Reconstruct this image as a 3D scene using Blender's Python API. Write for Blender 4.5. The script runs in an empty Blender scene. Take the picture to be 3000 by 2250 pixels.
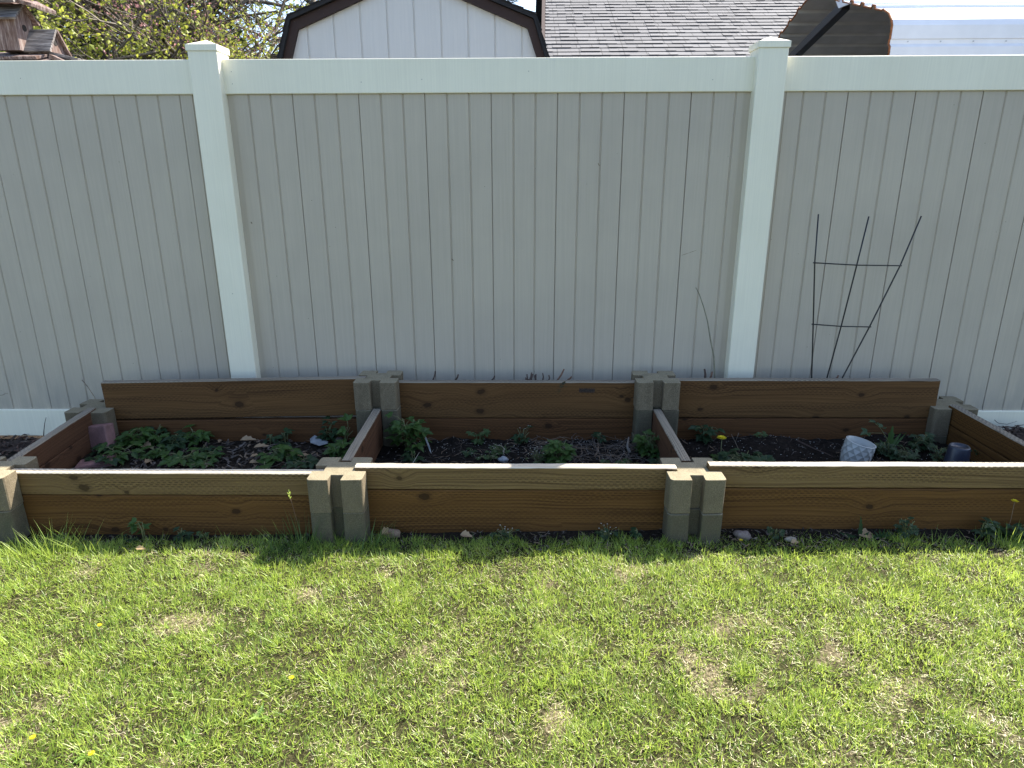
import bpy, math, random
import numpy as np
from mathutils import Vector, Matrix, noise

# ------------------------------------------------------------------ camera
scene = bpy.context.scene
COL = scene.collection
H = 1.32
YAW, PIT, ROL = -0.0140, 0.3055, -0.0034
def cam_axes():
    fw = Vector((math.sin(YAW)*math.cos(PIT), math.cos(YAW)*math.cos(PIT), -math.sin(PIT)))
    r = Vector((math.cos(YAW), -math.sin(YAW), 0)); u = r.cross(fw)
    return r*math.cos(ROL)+u*math.sin(ROL), -r*math.sin(ROL)+u*math.cos(ROL), fw
cr, cu, cf = cam_axes()
cam_data = bpy.data.cameras.new("camera")
cam_data.sensor_fit = 'HORIZONTAL'; cam_data.sensor_width = 36; cam_data.lens = 23.706
cam_data.clip_start = 0.05; cam_data.clip_end = 2000
cam = bpy.data.objects.new("camera", cam_data); COL.objects.link(cam)
m3 = Matrix((cr, cu, -cf)).transposed()
cam.matrix_world = Matrix.Translation((0, 0, H)) @ m3.to_4x4()
scene.camera = cam

# ------------------------------------------------------------------ light
SUN = Vector((0.677, 0.632, 1.0)).normalized()
world = bpy.data.worlds.new("World"); scene.world = world; world.use_nodes = True
wn = world.node_tree.nodes; wl = world.node_tree.links
sky = wn.new('ShaderNodeTexSky'); sky.sky_type = 'NISHITA'; sky.sun_disc = False
sky.sun_elevation = math.asin(SUN.z); sky.sun_rotation = math.atan2(SUN.x, SUN.y)
sky.air_density = 1.0; sky.dust_density = 2.5; sky.ozone_density = 1.0; sky.altitude = 600
bg = wn['Background']; bg.inputs['Strength'].default_value = 0.12
wl.new(sky.outputs['Color'], bg.inputs['Color'])
sl = bpy.data.lights.new("sun", 'SUN'); sl.energy = 5.0; sl.angle = math.radians(0.5); sl.color = (1.0, 0.94, 0.84)
so = bpy.data.objects.new("sun", sl); COL.objects.link(so)
so.rotation_euler = (-SUN).to_track_quat('-Z', 'Y').to_euler()
so.location = (6, 6, 9)
scene.view_settings.view_transform = 'Standard'
scene.view_settings.look = 'None'
scene.view_settings.exposure = 1.65
scene.view_settings.gamma = 1.0
scene.cycles.max_bounces = 8
scene.cycles.diffuse_bounces = 4
scene.cycles.transparent_max_bounces = 8

# ------------------------------------------------------------------ helpers
def tag(o, label=None, cat=None, group=None, kind=None):
    if label: o['label'] = label
    if cat: o['category'] = cat
    if group: o['group'] = group
    if kind: o['kind'] = kind
    return o
def empty(name, loc=(0, 0, 0), rz=0.0, label=None, cat=None, group=None):
    o = bpy.data.objects.new(name, None); COL.objects.link(o)
    o.location = loc; o.rotation_euler = (0, 0, rz); o.empty_display_size = 0.05
    return tag(o, label, cat, group)
class MB:
    def __init__(s): s.v = []; s.f = []; s.m = []; s.a = []
    def add(s, vs, fs, mi=0, at=0.0):
        n = len(s.v); s.v += [tuple(p) for p in vs]
        s.a += [at]*len(vs)
        for f in fs: s.f.append([n+i for i in f]); s.m.append(mi)
    def box(s, a, b, mi=0, top=None):
        x0, y0, z0 = a; x1, y1, z1 = b
        vs = [(x0,y0,z0),(x1,y0,z0),(x1,y1,z0),(x0,y1,z0),(x0,y0,z1),(x1,y0,z1),(x1,y1,z1),(x0,y1,z1)]
        s.add(vs, [(0,3,2,1),(0,1,5,4),(1,2,6,5),(2,3,7,6),(3,0,4,7)], mi)
        n = len(s.v)-8
        s.f.append([n+4,n+5,n+6,n+7]); s.m.append(mi if top is None else top)
    def prism(s, pts, z0, z1, mi=0, top=None):
        n = len(pts); vs = [(x,y,z0) for x,y in pts]+[(x,y,z1) for x,y in pts]
        s.add(vs, [(i,(i+1)%n,n+(i+1)%n,n+i) for i in range(n)]+[tuple(range(n-1,-1,-1))], mi)
        k = len(s.v)-2*n
        s.f.append([k+n+i for i in range(n)]); s.m.append(mi if top is None else top)
    def tube(s, pts, r, seg=6, mi=0, cap=True, at=0.0):
        pts = [Vector(p) for p in pts]; n = len(pts)
        rs = r if isinstance(r, (list, tuple)) else [r]*n
        vs = []; prev = None
        for i, p in enumerate(pts):
            t = (pts[min(i+1, n-1)]-pts[max(i-1, 0)])
            if t.length < 1e-9: t = Vector((0, 0, 1))
            t.normalize()
            if prev is None:
                ref = Vector((0, 0, 1)) if abs(t.z) < .9 else Vector((1, 0, 0))
                u = t.cross(ref).normalized()
            else:
                u = (prev - t*prev.dot(t)); u = u.normalized() if u.length > 1e-6 else t.orthogonal().normalized()
            prev = u; w = t.cross(u)
            for k in range(seg):
                a = 2*math.pi*k/seg
                vs.append(p+(u*math.cos(a)+w*math.sin(a))*rs[i])
        fs = []
        for i in range(n-1):
            for k in range(seg):
                k2 = (k+1) % seg
                fs.append((i*seg+k, i*seg+k2, (i+1)*seg+k2, (i+1)*seg+k))
        if cap:
            fs.append(tuple(range(seg-1, -1, -1))); fs.append(tuple((n-1)*seg+k for k in range(seg)))
        s.add(vs, fs, mi, at)
    def build(s, name, mats, parent=None, loc=None, smooth=False, bevel=0.0, bseg=2, rz=None):
        me = bpy.data.meshes.new(name); me.from_pydata(s.v, [], s.f)
        if not isinstance(mats, (list, tuple)): mats = [mats]
        for m in mats: me.materials.append(m)
        me.polygons.foreach_set('material_index', s.m)
        if any(s.a):
            at = me.attributes.new('tint', 'FLOAT', 'POINT'); at.data.foreach_set('value', s.a)
        if smooth: me.polygons.foreach_set('use_smooth', [True]*len(s.f))
        me.update()
        o = bpy.data.objects.new(name, me); COL.objects.link(o)
        if parent: o.parent = parent
        if loc: o.location = loc
        if rz is not None: o.rotation_euler = (0, 0, rz)
        if bevel:
            b = o.modifiers.new('bevel', 'BEVEL'); b.width = bevel; b.segments = bseg; b.limit_method = 'ANGLE'; b.angle_limit = math.radians(40)
            b.harden_normals = False
        return o

# ------------------------------------------------------------------ node material helpers
class NT:
    def __init__(s, name):
        s.m = bpy.data.materials.new(name); s.m.use_nodes = True
        s.n = s.m.node_tree.nodes; s.l = s.m.node_tree.links
        s.b = s.n['Principled BSDF']; s.out = s.n['Material Output']
    def new(s, t, **k):
        n = s.n.new(t)
        for a, v in k.items():
            if a in n.inputs: s.set(n.inputs[a], v)
            else: setattr(n, a, v)
        return n
    def set(s, inp, v):
        if isinstance(v, bpy.types.NodeSocket): s.l.new(v, inp)
        else:
            if inp.type == 'RGBA' and len(v) == 3: v = (*v, 1)
            inp.default_value = v
    def math(s, op, a, b=None, c=None, clamp=False):
        n = s.n.new('ShaderNodeMath'); n.operation = op; n.use_clamp = clamp
        s.set(n.inputs[0], a)
        if b is not None: s.set(n.inputs[1], b)
        if c is not None: s.set(n.inputs[2], c)
        return n.outputs[0]
    def coord(s, kind='Object'):
        return s.n.new('ShaderNodeTexCoord').outputs[kind]
    def mapping(s, v, scale=(1,1,1), loc=(0,0,0), rot=(0,0,0)):
        n = s.n.new('ShaderNodeMapping'); s.l.new(v, n.inputs['Vector'])
        n.inputs['Scale'].default_value = scale; s.set(n.inputs['Location'], loc); n.inputs['Rotation'].default_value = rot
        return n.outputs[0]
    def noise(s, v, scale=5, detail=4, rough=.5, dist=0):
        n = s.n.new('ShaderNodeTexNoise'); s.l.new(v, n.inputs['Vector'])
        n.inputs['Scale'].default_value = scale; n.inputs['Detail'].default_value = detail
        n.inputs['Roughness'].default_value = rough; n.inputs['Distortion'].default_value = dist
        return n.outputs['Fac']
    def vor(s, v, scale=5, feature='F1', out='Distance', rand=1, dim='3D'):
        n = s.n.new('ShaderNodeTexVoronoi'); n.voronoi_dimensions = dim; n.feature = feature; s.l.new(v, n.inputs['Vector'])
        n.inputs['Scale'].default_value = scale; n.inputs['Randomness'].default_value = rand
        return n.outputs[out]
    def ramp(s, f, stops, interp='LINEAR'):
        n = s.n.new('ShaderNodeValToRGB'); n.color_ramp.interpolation = interp
        e = n.color_ramp.elements
        while len(e) < len(stops): e.new(.5)
        for i, (p, c) in enumerate(stops):
            e[i].position = p
            if not isinstance(c, (tuple, list)): c = (c, c, c)
            e[i].color = (*c[:3], 1)
        s.l.new(f, n.inputs[0]); return n.outputs[0]
    def mix(s, f, a, b, mode='MIX'):
        n = s.n.new('ShaderNodeMix'); n.data_type = 'RGBA'; n.blend_type = mode
        s.set(n.inputs[0], f); s.set(n.inputs[6], a); s.set(n.inputs[7], b)
        return n.outputs[2]
    def maprange(s, v, a, b, c=0., d=1.):
        n = s.n.new('ShaderNodeMapRange'); s.l.new(v, n.inputs[0])
        for i, x in enumerate((a, b, c, d)): n.inputs[i+1].default_value = x
        return n.outputs[0]
    def sep(s, v):
        n = s.n.new('ShaderNodeSeparateXYZ'); s.l.new(v, n.inputs[0]); return n.outputs
    def comb(s, x, y, z):
        n = s.n.new('ShaderNodeCombineXYZ')
        for i, a in enumerate((x, y, z)): s.set(n.inputs[i], a)
        return n.outputs[0]
    def bump(s, h, strength=.3, dist=.002, normal=None):
        n = s.n.new('ShaderNodeBump'); s.l.new(h, n.inputs['Height'])
        n.inputs['Strength'].default_value = strength; n.inputs['Distance'].default_value = dist
        if normal: s.l.new(normal, n.inputs['Normal'])
        return n.outputs[0]
    def fin(s, color=None, rough=.6, normal=None, spec=None, metal=None):
        if color is not None: s.set(s.b.inputs['Base Color'], color)
        s.set(s.b.inputs['Roughness'], rough)
        if normal is not None: s.l.new(normal, s.b.inputs['Normal'])
        if spec is not None: s.b.inputs['Specular IOR Level'].default_value = spec
        if metal is not None: s.b.inputs['Metallic'].default_value = metal
        return s.m

def m_vinyl(name, base, dirt, rough=.38, streak=.04, stain=None):
    t = NT(name); co = t.coord()
    g = t.noise(t.mapping(co, (160, 160, 3)), 1, 4, .6)
    c = t.mix(t.maprange(g, .3, .7), tuple(x*(1-streak) for x in base), tuple(min(1, x*(1+streak)) for x in base))
    big = t.noise(co, 1.7, 4, .6)
    c = t.mix(t.maprange(big, .42, .72, 0, .45), c, dirt)
    sp = t.vor(co, 30); sel = t.vor(co, 30, out='Color')
    sr = t.sep(sel)[0]
    spot = t.math('MULTIPLY', t.math('LESS_THAN', sp, .06), t.math('GREATER_THAN', sr, .93))
    c = t.mix(t.math('MULTIPLY', spot, .7), c, (.12, .11, .09))
    if stain:
        z = t.sep(co)[2]
        mk = t.math('MULTIPLY', t.maprange(z, .45, .1), t.maprange(t.noise(t.mapping(co, (5, 5, 2)), 3, 4), .35, .7), clamp=True)
        c = t.mix(t.math('MULTIPLY', mk, .8), c, stain)
    nb = t.bump(t.noise(co, 900, 2), .08, .001)
    nb = t.bump(g, .12, .0006, nb)
    return t.fin(c, rough, nb, .4)

def m_wood(name, light, mid, dark, incise=.6, top=False, knots=True, rough=.75):
    t = NT(name); co = t.coord(); x, y, z = t.sep(co)
    rnd = t.n.new('ShaderNodeObjectInfo').outputs['Random']
    off = t.math('MULTIPLY', rnd, 37.0)
    v = t.math('ADD', y, z); xs = t.math('ADD', x, off)
    p = t.comb(xs, v, t.math('MULTIPLY', rnd, 11.0))
    # knots warp the grain
    kp = t.mapping(p, (4.2, 6.0, 1))
    kd = t.vor(kp, 1.0, rand=1, dim='2D'); kc = t.sep(t.vor(kp, 1.0, out='Color', rand=1, dim='2D'))[0]
    kd = t.math('ADD', kd, t.math('MULTIPLY', t.math('SUBTRACT', t.noise(p, 45, 2), .5), .07))
    ksel = t.math('GREATER_THAN', kc, .55); kd = t.math('DIVIDE', kd, t.maprange(kc, .55, 1., .55, 1.35))
    kinf = t.math('MULTIPLY', t.maprange(kd, .42, .0), ksel)
    warp = t.math('MULTIPLY', kinf, .03 if knots else 0)
    vg = t.math('ADD', v, warp)
    slow = t.noise(t.comb(t.math('MULTIPLY', xs, 1.4), t.math('MULTIPLY', vg, 4.0), 0), 1, 2)
    gv = t.math('ADD', t.math('MULTIPLY', vg, 150.0), t.math('MULTIPLY', slow, 9.0))
    g1 = t.noise(t.comb(t.math('MULTIPLY', xs, 1.2), gv, 0), 1, 3, .6)
    g2 = t.noise(t.comb(t.math('MULTIPLY', xs, 12), t.math('MULTIPLY', vg, 700), 0), 1, 3, .6)
    c = t.ramp(g1, [(.28, dark), (.47, mid), (.72, light)])
    c = t.mix(t.maprange(g2, .35, .7, 0, .35), c, dark)
    blot = t.noise(t.comb(t.math('MULTIPLY', xs, 2.2), t.math('MULTIPLY', v, 9), 2.), 1, 4)
    c = t.mix(t.maprange(blot, .42, .72, 0, .45), c, mid)
    h = g1
    if knots:
        kn = t.math('MULTIPLY', t.maprange(kd, .072, .058), ksel)
        c = t.mix(t.math('MULTIPLY', kn, .8), c, tuple(q*.45 for q in dark))
        ring = t.math('MULTIPLY', t.math('MULTIPLY', t.maprange(kd, .13, .08), ksel), .35)
        c = t.mix(ring, c, dark)
    # incising slits
    pitch, rowh = .023, .0086
    row = t.math('FLOOR', t.math('DIVIDE', v, rowh))
    par = t.math('MULTIPLY', t.math('FLOORED_MODULO', row, 2.0), .5)
    jit = t.math('MULTIPLY', t.noise(t.comb(t.math('MULTIPLY', xs, 8.), t.math('MULTIPLY', row, .37), 0), 1, 1), 1.1)
    fx = t.math('FRACT', t.math('ADD', t.math('ADD', t.math('DIVIDE', xs, pitch), par), jit))
    fv = t.math('FRACT', t.math('DIVIDE', v, rowh))
    ma = t.math('LESS_THAN', fx, .55)
    mb_ = t.math('LESS_THAN', t.math('ABSOLUTE', t.math('SUBTRACT', fv, .5)), .2)
    vis = t.maprange(t.noise(t.comb(t.math('MULTIPLY', xs, 1.6), t.math('MULTIPLY', v, 14), 5.), 1, 3), .42, .6, .0, 1)
    mk = t.math('MULTIPLY', t.math('MULTIPLY', ma, mb_), vis)
    c = t.mix(t.math('MULTIPLY', mk, incise), c, tuple(q*.4 for q in dark))
    if top:
        cr_ = t.maprange(t.noise(t.comb(t.math('MULTIPLY', xs, 7), t.math('MULTIPLY', v, 260), 1.), 1, 3), .56, .66, 0, .5)
        c = t.mix(cr_, c, dark)
    nb = t.bump(t.math('SUBTRACT', h, t.math('MULTIPLY', mk, .8)), .5, .0015)
    return t.fin(c, rough, nb, .2)

def m_speck(name, a, b, c_, scale=350, bump=.5, rough=.9, blot=None, bdist=.0015):
    t = NT(name); co = t.coord()
    n = t.noise(co, scale, 3, .7); n2 = t.noise(co, 14, 5, .6)
    c = t.ramp(n, [(.33, b), (.5, a), (.68, c_)])
    c = t.mix(t.maprange(n2, .35, .7, 0, .5), c, blot or tuple(x*.8 for x in a))
    rnd = t.n.new('ShaderNodeObjectInfo').outputs['Random']
    c = t.mix(t.math('MULTIPLY', rnd, .5), c, tuple(x*.72 for x in a))
    co2 = t.n.new('ShaderNodeVectorMath'); co2.operation = 'ADD'; t.l.new(co, co2.inputs[0]); t.l.new(t.comb(t.math('MULTIPLY', rnd, 9.), 0, 0), co2.inputs[1])
    st = t.noise(t.mapping(co2.outputs[0], (1, 1, .5)), 18, 4, .6); c = t.mix(t.maprange(st, .5, .68, 0, .55), c, tuple(x*.55 for x in (blot or a)))
    pit = t.vor(co, 170); c = t.mix(t.math('MULTIPLY', t.math('LESS_THAN', pit, .16), .55), c, tuple(x*.4 for x in b))
    nb = t.bump(n, bump, bdist); nb = t.bump(n2, .3, .004, nb)
    return t.fin(c, rough, nb, .2)

def m_leaf(name, a, b, trans=.35, rough=.5, spec=.35):
    t = NT(name)
    at = t.n.new('ShaderNodeAttribute'); at.attribute_name = 'tint'
    co = t.coord(); n = t.noise(co, 60, 3)
    f = t.math('ADD', t.math('MULTIPLY', at.outputs['Fac'], .75), t.math('MULTIPLY', n, .25))
    c = t.mix(f, a, b)
    t.fin(c, rough, None, spec)
    tr = t.n.new('ShaderNodeBsdfTranslucent')
    t.set(tr.inputs['Color'], t.mix(.5, c, tuple(min(1, x*1.5) for x in b)))
    mx = t.n.new('ShaderNodeMixShader'); mx.inputs[0].default_value = trans
    t.l.new(t.b.outputs[0], mx.inputs[1]); t.l.new(tr.outputs[0], mx.inputs[2]); t.l.new(mx.outputs[0], t.out.inputs[0])
    return t.m

def m_plain(name, c, rough=.5, metal=0, spec=.5, nscale=40, var=.12, bump=0.0):
    t = NT(name); co = t.coord(); n = t.noise(co, nscale, 4)
    cc = t.mix(t.maprange(n, .3, .7), tuple(x*(1-var) for x in c), tuple(min(1, x*(1+var)) for x in c))
    nb = t.bump(n, bump, .002) if bump else None
    return t.fin(cc, rough, nb, spec, metal)

VW = m_vinyl('white_vinyl', (.84, .80, .64), (.70, .66, .51))
VP = m_vinyl('grey_vinyl', (.485, .425, .335), (.38, .33, .265), .45, .05, stain=(.25, .24, .22))
W_FU = m_wood('wood_olive', (0.240, 0.152, 0.066), (0.168, 0.102, 0.042), (0.062, 0.033, 0.013), .6)
W_FL = m_wood('wood_orange', (0.1720, 0.0832, 0.0240), (0.1200, 0.0544, 0.0144), (0.0416, 0.0176, 0.0056), .5)
W_BU = m_wood('wood_brown', (0.1720, 0.0880, 0.0320), (0.1216, 0.0592, 0.0200), (0.0432, 0.0208, 0.0080), .6)
W_BL = m_wood('wood_red', (0.1640, 0.0760, 0.0280), (0.1136, 0.0496, 0.0176), (0.0384, 0.0168, 0.0064), .45)
W_CR = m_wood('wood_tan', (0.1480, 0.0736, 0.0384), (0.1080, 0.0520, 0.0272), (0.0448, 0.0208, 0.0112), .25)
W_TP = m_wood('wood_weathered_lit_top', (.74, .66, .52), (.64, .55, .42), (.34, .26, .18), .85, top=True, knots=False)  # weathered tops of the front boards, colour lightened further to look sunlit
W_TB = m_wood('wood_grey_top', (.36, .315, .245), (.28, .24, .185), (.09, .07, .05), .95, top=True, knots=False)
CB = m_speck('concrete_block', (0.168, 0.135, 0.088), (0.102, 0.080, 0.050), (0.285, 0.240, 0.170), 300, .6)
CBT = m_speck('concrete_block_lit_top', (.27, .23, .15), (.16, .13, .085), (.46, .41, .29), 260, .5)  # lighter copy of the block colour; sunlight painted into the top faces
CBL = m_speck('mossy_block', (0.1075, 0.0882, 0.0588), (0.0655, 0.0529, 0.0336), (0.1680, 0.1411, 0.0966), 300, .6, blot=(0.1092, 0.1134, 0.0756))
PINK = m_speck('pink_paver', (.29, .155, .145), (.20, .105, .098), (.38, .24, .22), 400, .4, blot=(.22, .125, .115))
ROCK = m_speck('field_stone', (.19, .15, .135), (.13, .10, .09), (.27, .23, .21), 120, .4)
ROCKP = m_speck('pale_stone', (.36, .31, .24), (.27, .23, .17), (.47, .42, .34), 120, .4)
BLK = m_plain('black_metal', (.012, .012, .013), .4, 0, .5)
LEAF_A = m_leaf('leaf_green', (.020, .050, .011), (.060, .118, .022), .22)
LEAF_B = m_leaf('leaf_deep_green', (.012, .030, .012), (.034, .070, .024), .16)
LEAF_S = m_leaf('weed_green', (.03, .065, .02), (.075, .12, .038), .2)
STEM = m_plain('stem_green', (.14, .15, .06), .6)
STEM_B = m_plain('stem_brown', (.16, .10, .06), .8)
YEL = m_leaf('yellow_petal', (.70, .56, .02), (.80, .68, .03), .3)
WHT = m_leaf('white_petal', (.7, .7, .62), (.8, .8, .75), .3)
DRY = m_leaf('dry_leaf', (.22, .14, .08), (.40, .29, .18), .15, .8, .1)
TWIG = m_plain('dry_twig', (.20, .155, .11), .85, nscale=25, var=.4)
GRASS = m_leaf('grass_blade', (.045, .135, .012), (.46, .56, .10), .42, .42, .5)
STRAW = m_leaf('straw_blade', (.48, .41, .20), (.78, .72, .50), .3, .5, .4)

# ------------------------------------------------------------------ setting
def m_ground():
    t = NT('ground_soil'); co = t.coord('Object')
    n = t.noise(co, 9, 6, .65); n2 = t.noise(co, 120, 4, .7); n3 = t.noise(co, 2.2, 3)
    c = t.ramp(n2, [(.3, (.014, .013, .006)), (.5, (.036, .034, .014)), (.7, (.12, .10, .055))])
    c = t.mix(t.maprange(n, .5, .75, 0, .7), c, (.06, .075, .02))
    wa = t.n.new('ShaderNodeAttribute'); wa.attribute_name = 'worn'
    tan_ = t.ramp(n2, [(.3, (.05, .04, .022)), (.5, (.17, .14, .08)), (.7, (.40, .34, .22))])
    c = t.mix(t.maprange(t.math('ADD', wa.outputs['Fac'], t.math('MULTIPLY', t.math('SUBTRACT', n2, .5), .25)), .62, .76, 0, .9), c, tan_)
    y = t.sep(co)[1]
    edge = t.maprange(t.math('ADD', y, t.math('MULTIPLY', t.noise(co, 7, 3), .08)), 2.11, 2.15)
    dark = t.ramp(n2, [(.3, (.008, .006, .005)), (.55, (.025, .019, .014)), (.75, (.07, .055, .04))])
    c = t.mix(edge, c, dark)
    return t.fin(c, .95, t.bump(n2, .9, .01), .1)
def GZ(x): return max(.018, min(.052, .038+.018*x))
def gh(x, y):   # lawn height
    p = Vector((x*1.9, y*1.9, .3)); q = Vector((x*7, y*7, 4.))
    return .036+.006*max(-2, min(2, x))+.014*noise.noise(p)+.011*noise.noise(q)
mb = MB()
nx, ny = 150, 64
xs_ = np.linspace(-4.5, 4.5, nx); ys_ = np.linspace(-.6, 3.35, ny)
for j in range(ny):
    for i in range(nx):
        x, y = xs_[i], ys_[j]
        z = gh(x, y)*min(1, min(abs(y-3.35), abs(y+.6), abs(abs(x)-4.5))*3)
        f = max(0, min(1, (y-2.15)/.06)); z = z*(1-f)+f*(GZ(x)+.006*noise.noise(Vector((x*14, y*14, 2.))))*(1-max(0, min(1, (y-3.0)/.1)))
        mb.v.append((x, y, z)); mb.a.append(0)
for j in range(ny-1):
    for i in range(nx-1):
        a = j*nx+i; mb.f.append([a, a+1, a+nx+1, a+nx]); mb.m.append(0)
# skirt ring of big quads out to the horizon (same sheet)
ix = [(-600, -600), (600, -600), (600, 600), (-600, 600)]
loop = [j for j in range(nx)]+[j*nx+nx-1 for j in range(1, ny)]+[(ny-1)*nx+i for i in range(nx-2, -1, -1)]+[j*nx for j in range(ny-2, 0, -1)]
cor = {0: 0, nx-1: 1, nx*ny-1: 2, (ny-1)*nx: 3}
base = len(mb.v)
for p in ix: mb.v.append((p[0], p[1], 0)); mb.a.append(0)
cur = 0; L = len(loop)
for k in range(L):
    a, b = loop[k], loop[(k+1) % L]
    if a in cor and k > 0:
        nc = cor[a]; mb.f.append([a, base+cur, base+nc]); mb.m.append(0); cur = nc
    mb.f.append([b, a, base+cur]); mb.m.append(0)
mb.f.append([loop[0], base+3, base+0]); mb.m.append(0)
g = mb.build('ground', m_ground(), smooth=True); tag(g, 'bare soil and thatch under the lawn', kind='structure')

def m_soil(name, dark, mid, pale, speck):
    t = NT(name); co = t.coord('Object')
    n = t.noise(co, 70, 5, .7); n2 = t.noise(co, 12, 4)
    c = t.ramp(n, [(.35, dark), (.55, mid), (.78, pale)])
    c = t.mix(t.maprange(n2, .4, .7, 0, .5), c, dark)
    d = t.vor(co, 85); s = t.sep(t.vor(co, 85, out='Color'))[0]
    mk = t.math('MULTIPLY', t.math('LESS_THAN', d, .22), t.math('GREATER_THAN', s, 1-speck))
    c = t.mix(mk, c, (.28, .27, .25))
    nb = t.bump(n, 1.0, .012)
    return t.fin(c, .95, nb, .15)
SOIL_L = m_soil('leaf_litter_soil', (.011, .008, .006), (.030, .022, .015), (.08, .06, .045), .02)
SOIL_D = m_soil('potting_soil', (.006, .005, .004), (.018, .014, .011), (.060, .046, .035), .10)
SOIL_D2 = m_soil('potting_soil_brown', (.006, .0045, .0035), (.018, .013, .010), (.055, .040, .03), .05)
def soil_h(x, y, b):
    n = noise.noise(Vector((x*5, y*5, b*3.))); n2 = noise.noise(Vector((x*16, y*16, b))); n3 = noise.noise(Vector((x*45, y*45, b)))
    z = [.085, .09, .095][b]+(y-2.6)*.03+.016*n+.013*n2+.008*n3
    if b == 2:
        z += .055*math.exp(-(((x-1.12)/.22)**2+((y-2.84)/.12)**2))+.03*math.exp(-(((x-1.75)/.2)**2+((y-2.9)/.12)**2))
    return z
for b, (x0, x1, m, nm) in enumerate([(-1.98, -.65, SOIL_L, 'left bed soil under leaf litter'), (-.65, .615, SOIL_D, 'black potting soil in middle bed'), (.615, 1.99, SOIL_D2, 'mounded brown soil in right bed')]):
    mb = MB(); nx = 110; ny = 62
    for j in range(ny):
        for i in range(nx):
            x = x0+(x1-x0)*i/(nx-1); y = 2.275+(2.985-2.275)*j/(ny-1)
            mb.v.append((x, y, soil_h(x, y, b))); mb.a.append(0)
    for j in range(ny-1):
        for i in range(nx-1):
            a = j*nx+i; mb.f.append([a, a+1, a+nx+1, a+nx]); mb.m.append(0)
    o = mb.build('soil', m, smooth=True); tag(o, nm, kind='structure')

# far hill
t = NT('hazy_forested_hill'); co = t.coord()
n = t.noise(t.mapping(co, (1, 1, .45)), .55, 5, .7)
t.fin(t.ramp(n, [(.35, (.055, .075, .085)), (.65, (.15, .18, .19))]), 1, None, 0)  # forest colour with the blue-grey haze of distance painted in
mb = MB(); nx = 60
for j in range(14):
    for i in range(nx):
        a = math.radians(-70+140*i/(nx-1)); r = 210+j*26
        hh = 78*math.sin(min(1, j/11)*math.pi/2)*(.72+.35*noise.noise(Vector((a*3.1, j*.12, 7.))))*(1.0 if a < -.03 else max(.30, 1-(a+.03)*4))
        mb.v.append((math.sin(a)*r, math.cos(a)*r, hh-1)); mb.a.append(0)
for j in range(13):
    for i in range(nx-1):
        a = j*nx+i; mb.f.append([a, a+nx, a+nx+1, a+1][::-1]); mb.m.append(0)
o = mb.build('hill', t.m, smooth=True); tag(o, 'distant forested hillside', kind='structure')

# ------------------------------------------------------------------ fence
PX = [-1.4311, 1.0073]; PW = .127; YF = 3.163
YR0, YR1 = 3.2045, 3.2485
fence = empty('vinyl_fence', (0, 3.226, 0), label='tall two-tone vinyl privacy fence with white posts and grey boards', cat='fence')
FO = Vector((0, 3.226, 0))
def fpart(mb, name, mat, parent=fence, **k):
    mb.v = [(x-FO.x, y-FO.y, z-FO.z) for x, y, z in mb.v]
    return mb.build(name, mat, parent, **k)
P_DARK = m_plain('groove_shadow_gap', (.10, .10, .09), .8)
ALLP = [PX[0]-2.4384, PX[0], PX[1], PX[1]+2.4384]
for k, x in enumerate(ALLP):
    mb = MB(); mb.box((x, YF, -.02), (x+PW, YF+PW, 1.82))
    post = fpart(mb, 'post', VW, bevel=.005, bseg=3)
    mb = MB(); e = .0045; z0, z1 = 1.816, 1.842
    mb.box((x-e, YF-e, z0), (x+PW+e, YF+PW+e, z1))
    cx, cy = x+PW/2, YF+PW/2
    mb.v += [(x-e+.002, YF-e+.002, z1), (x+PW+e-.002, YF-e+.002, z1), (x+PW+e-.002, YF+PW+e-.002, z1), (x-e+.002, YF+PW+e-.002, z1), (cx, cy, z1+.026)]
    mb.a += [0]*5; nn = len(mb.v)-5
    mb.f.pop(); mb.m.pop()
    for q in range(4): mb.f.append([nn+q, nn+(q+1) % 4, nn+4]); mb.m.append(0)
    cap = fpart(mb, 'post_cap', VW, parent=post, bevel=.002)
G = .0978
spans = [(ALLP[0]+PW, ALLP[1], -2.102), (ALLP[1]+PW, ALLP[2], -.719), (ALLP[2]+PW, ALLP[3], 1.432)]
for (a, b, gd) in spans:
    mb = MB(); mb.box((a-.01, YR0, 1.6485), (b+.01, YR1, 1.789)); fpart(mb, 'top_rail', VW, bevel=.004, bseg=3)
    mb = MB(); mb.box((a-.01, YR0, .027), (b+.01, YR1, .170)); fpart(mb, 'bottom_rail', VW, bevel=.004, bseg=3)
    # panel of boards: extruded profile with v-grooves; every third one is a deep joint
    yp = YR0+.011
    k0 = math.ceil((a+.035-gd)/G); k1 = math.floor((b-.035-gd)/G)
    prof = [(a, yp+.004), (a+.028, yp+.004), (a+.0285, yp)]
    for k in range(k0, k1+1):
        x = gd+k*G
        if k % 3 == 0: prof += [(x-.0040, yp), (x-.0012, yp+.003), (x-.0009, yp+.010), (x+.0009, yp+.010), (x+.0011, yp+.0012), (x+.0022, yp)]
        else: prof += [(x-.0052, yp), (x-.0012, yp+.0052), (x+.0012, yp+.0052), (x+.0052, yp)]
    prof += [(b-.0285, yp), (b-.028, yp+.004), (b, yp+.004)]
    mb = MB(); n = len(prof)
    zc = [.165, .6, 1.1, 1.655]
    for z in zc:
        for p in prof: mb.v.append((p[0], p[1], z)); mb.a.append(0)
    for j in range(3):
        for i in range(n-1):
            q = j*n+i; mb.f.append([q, q+1, q+n+1, q+n]); mb.m.append(0)
    nb = len(mb.v)
    mb.add([(a, yp+.022, .165), (b, yp+.022, .165), (b, yp+.022, 1.655), (a, yp+.022, 1.655)], [(3, 2, 1, 0)])
    fpart(mb, 'board_panel', VP)

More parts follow.
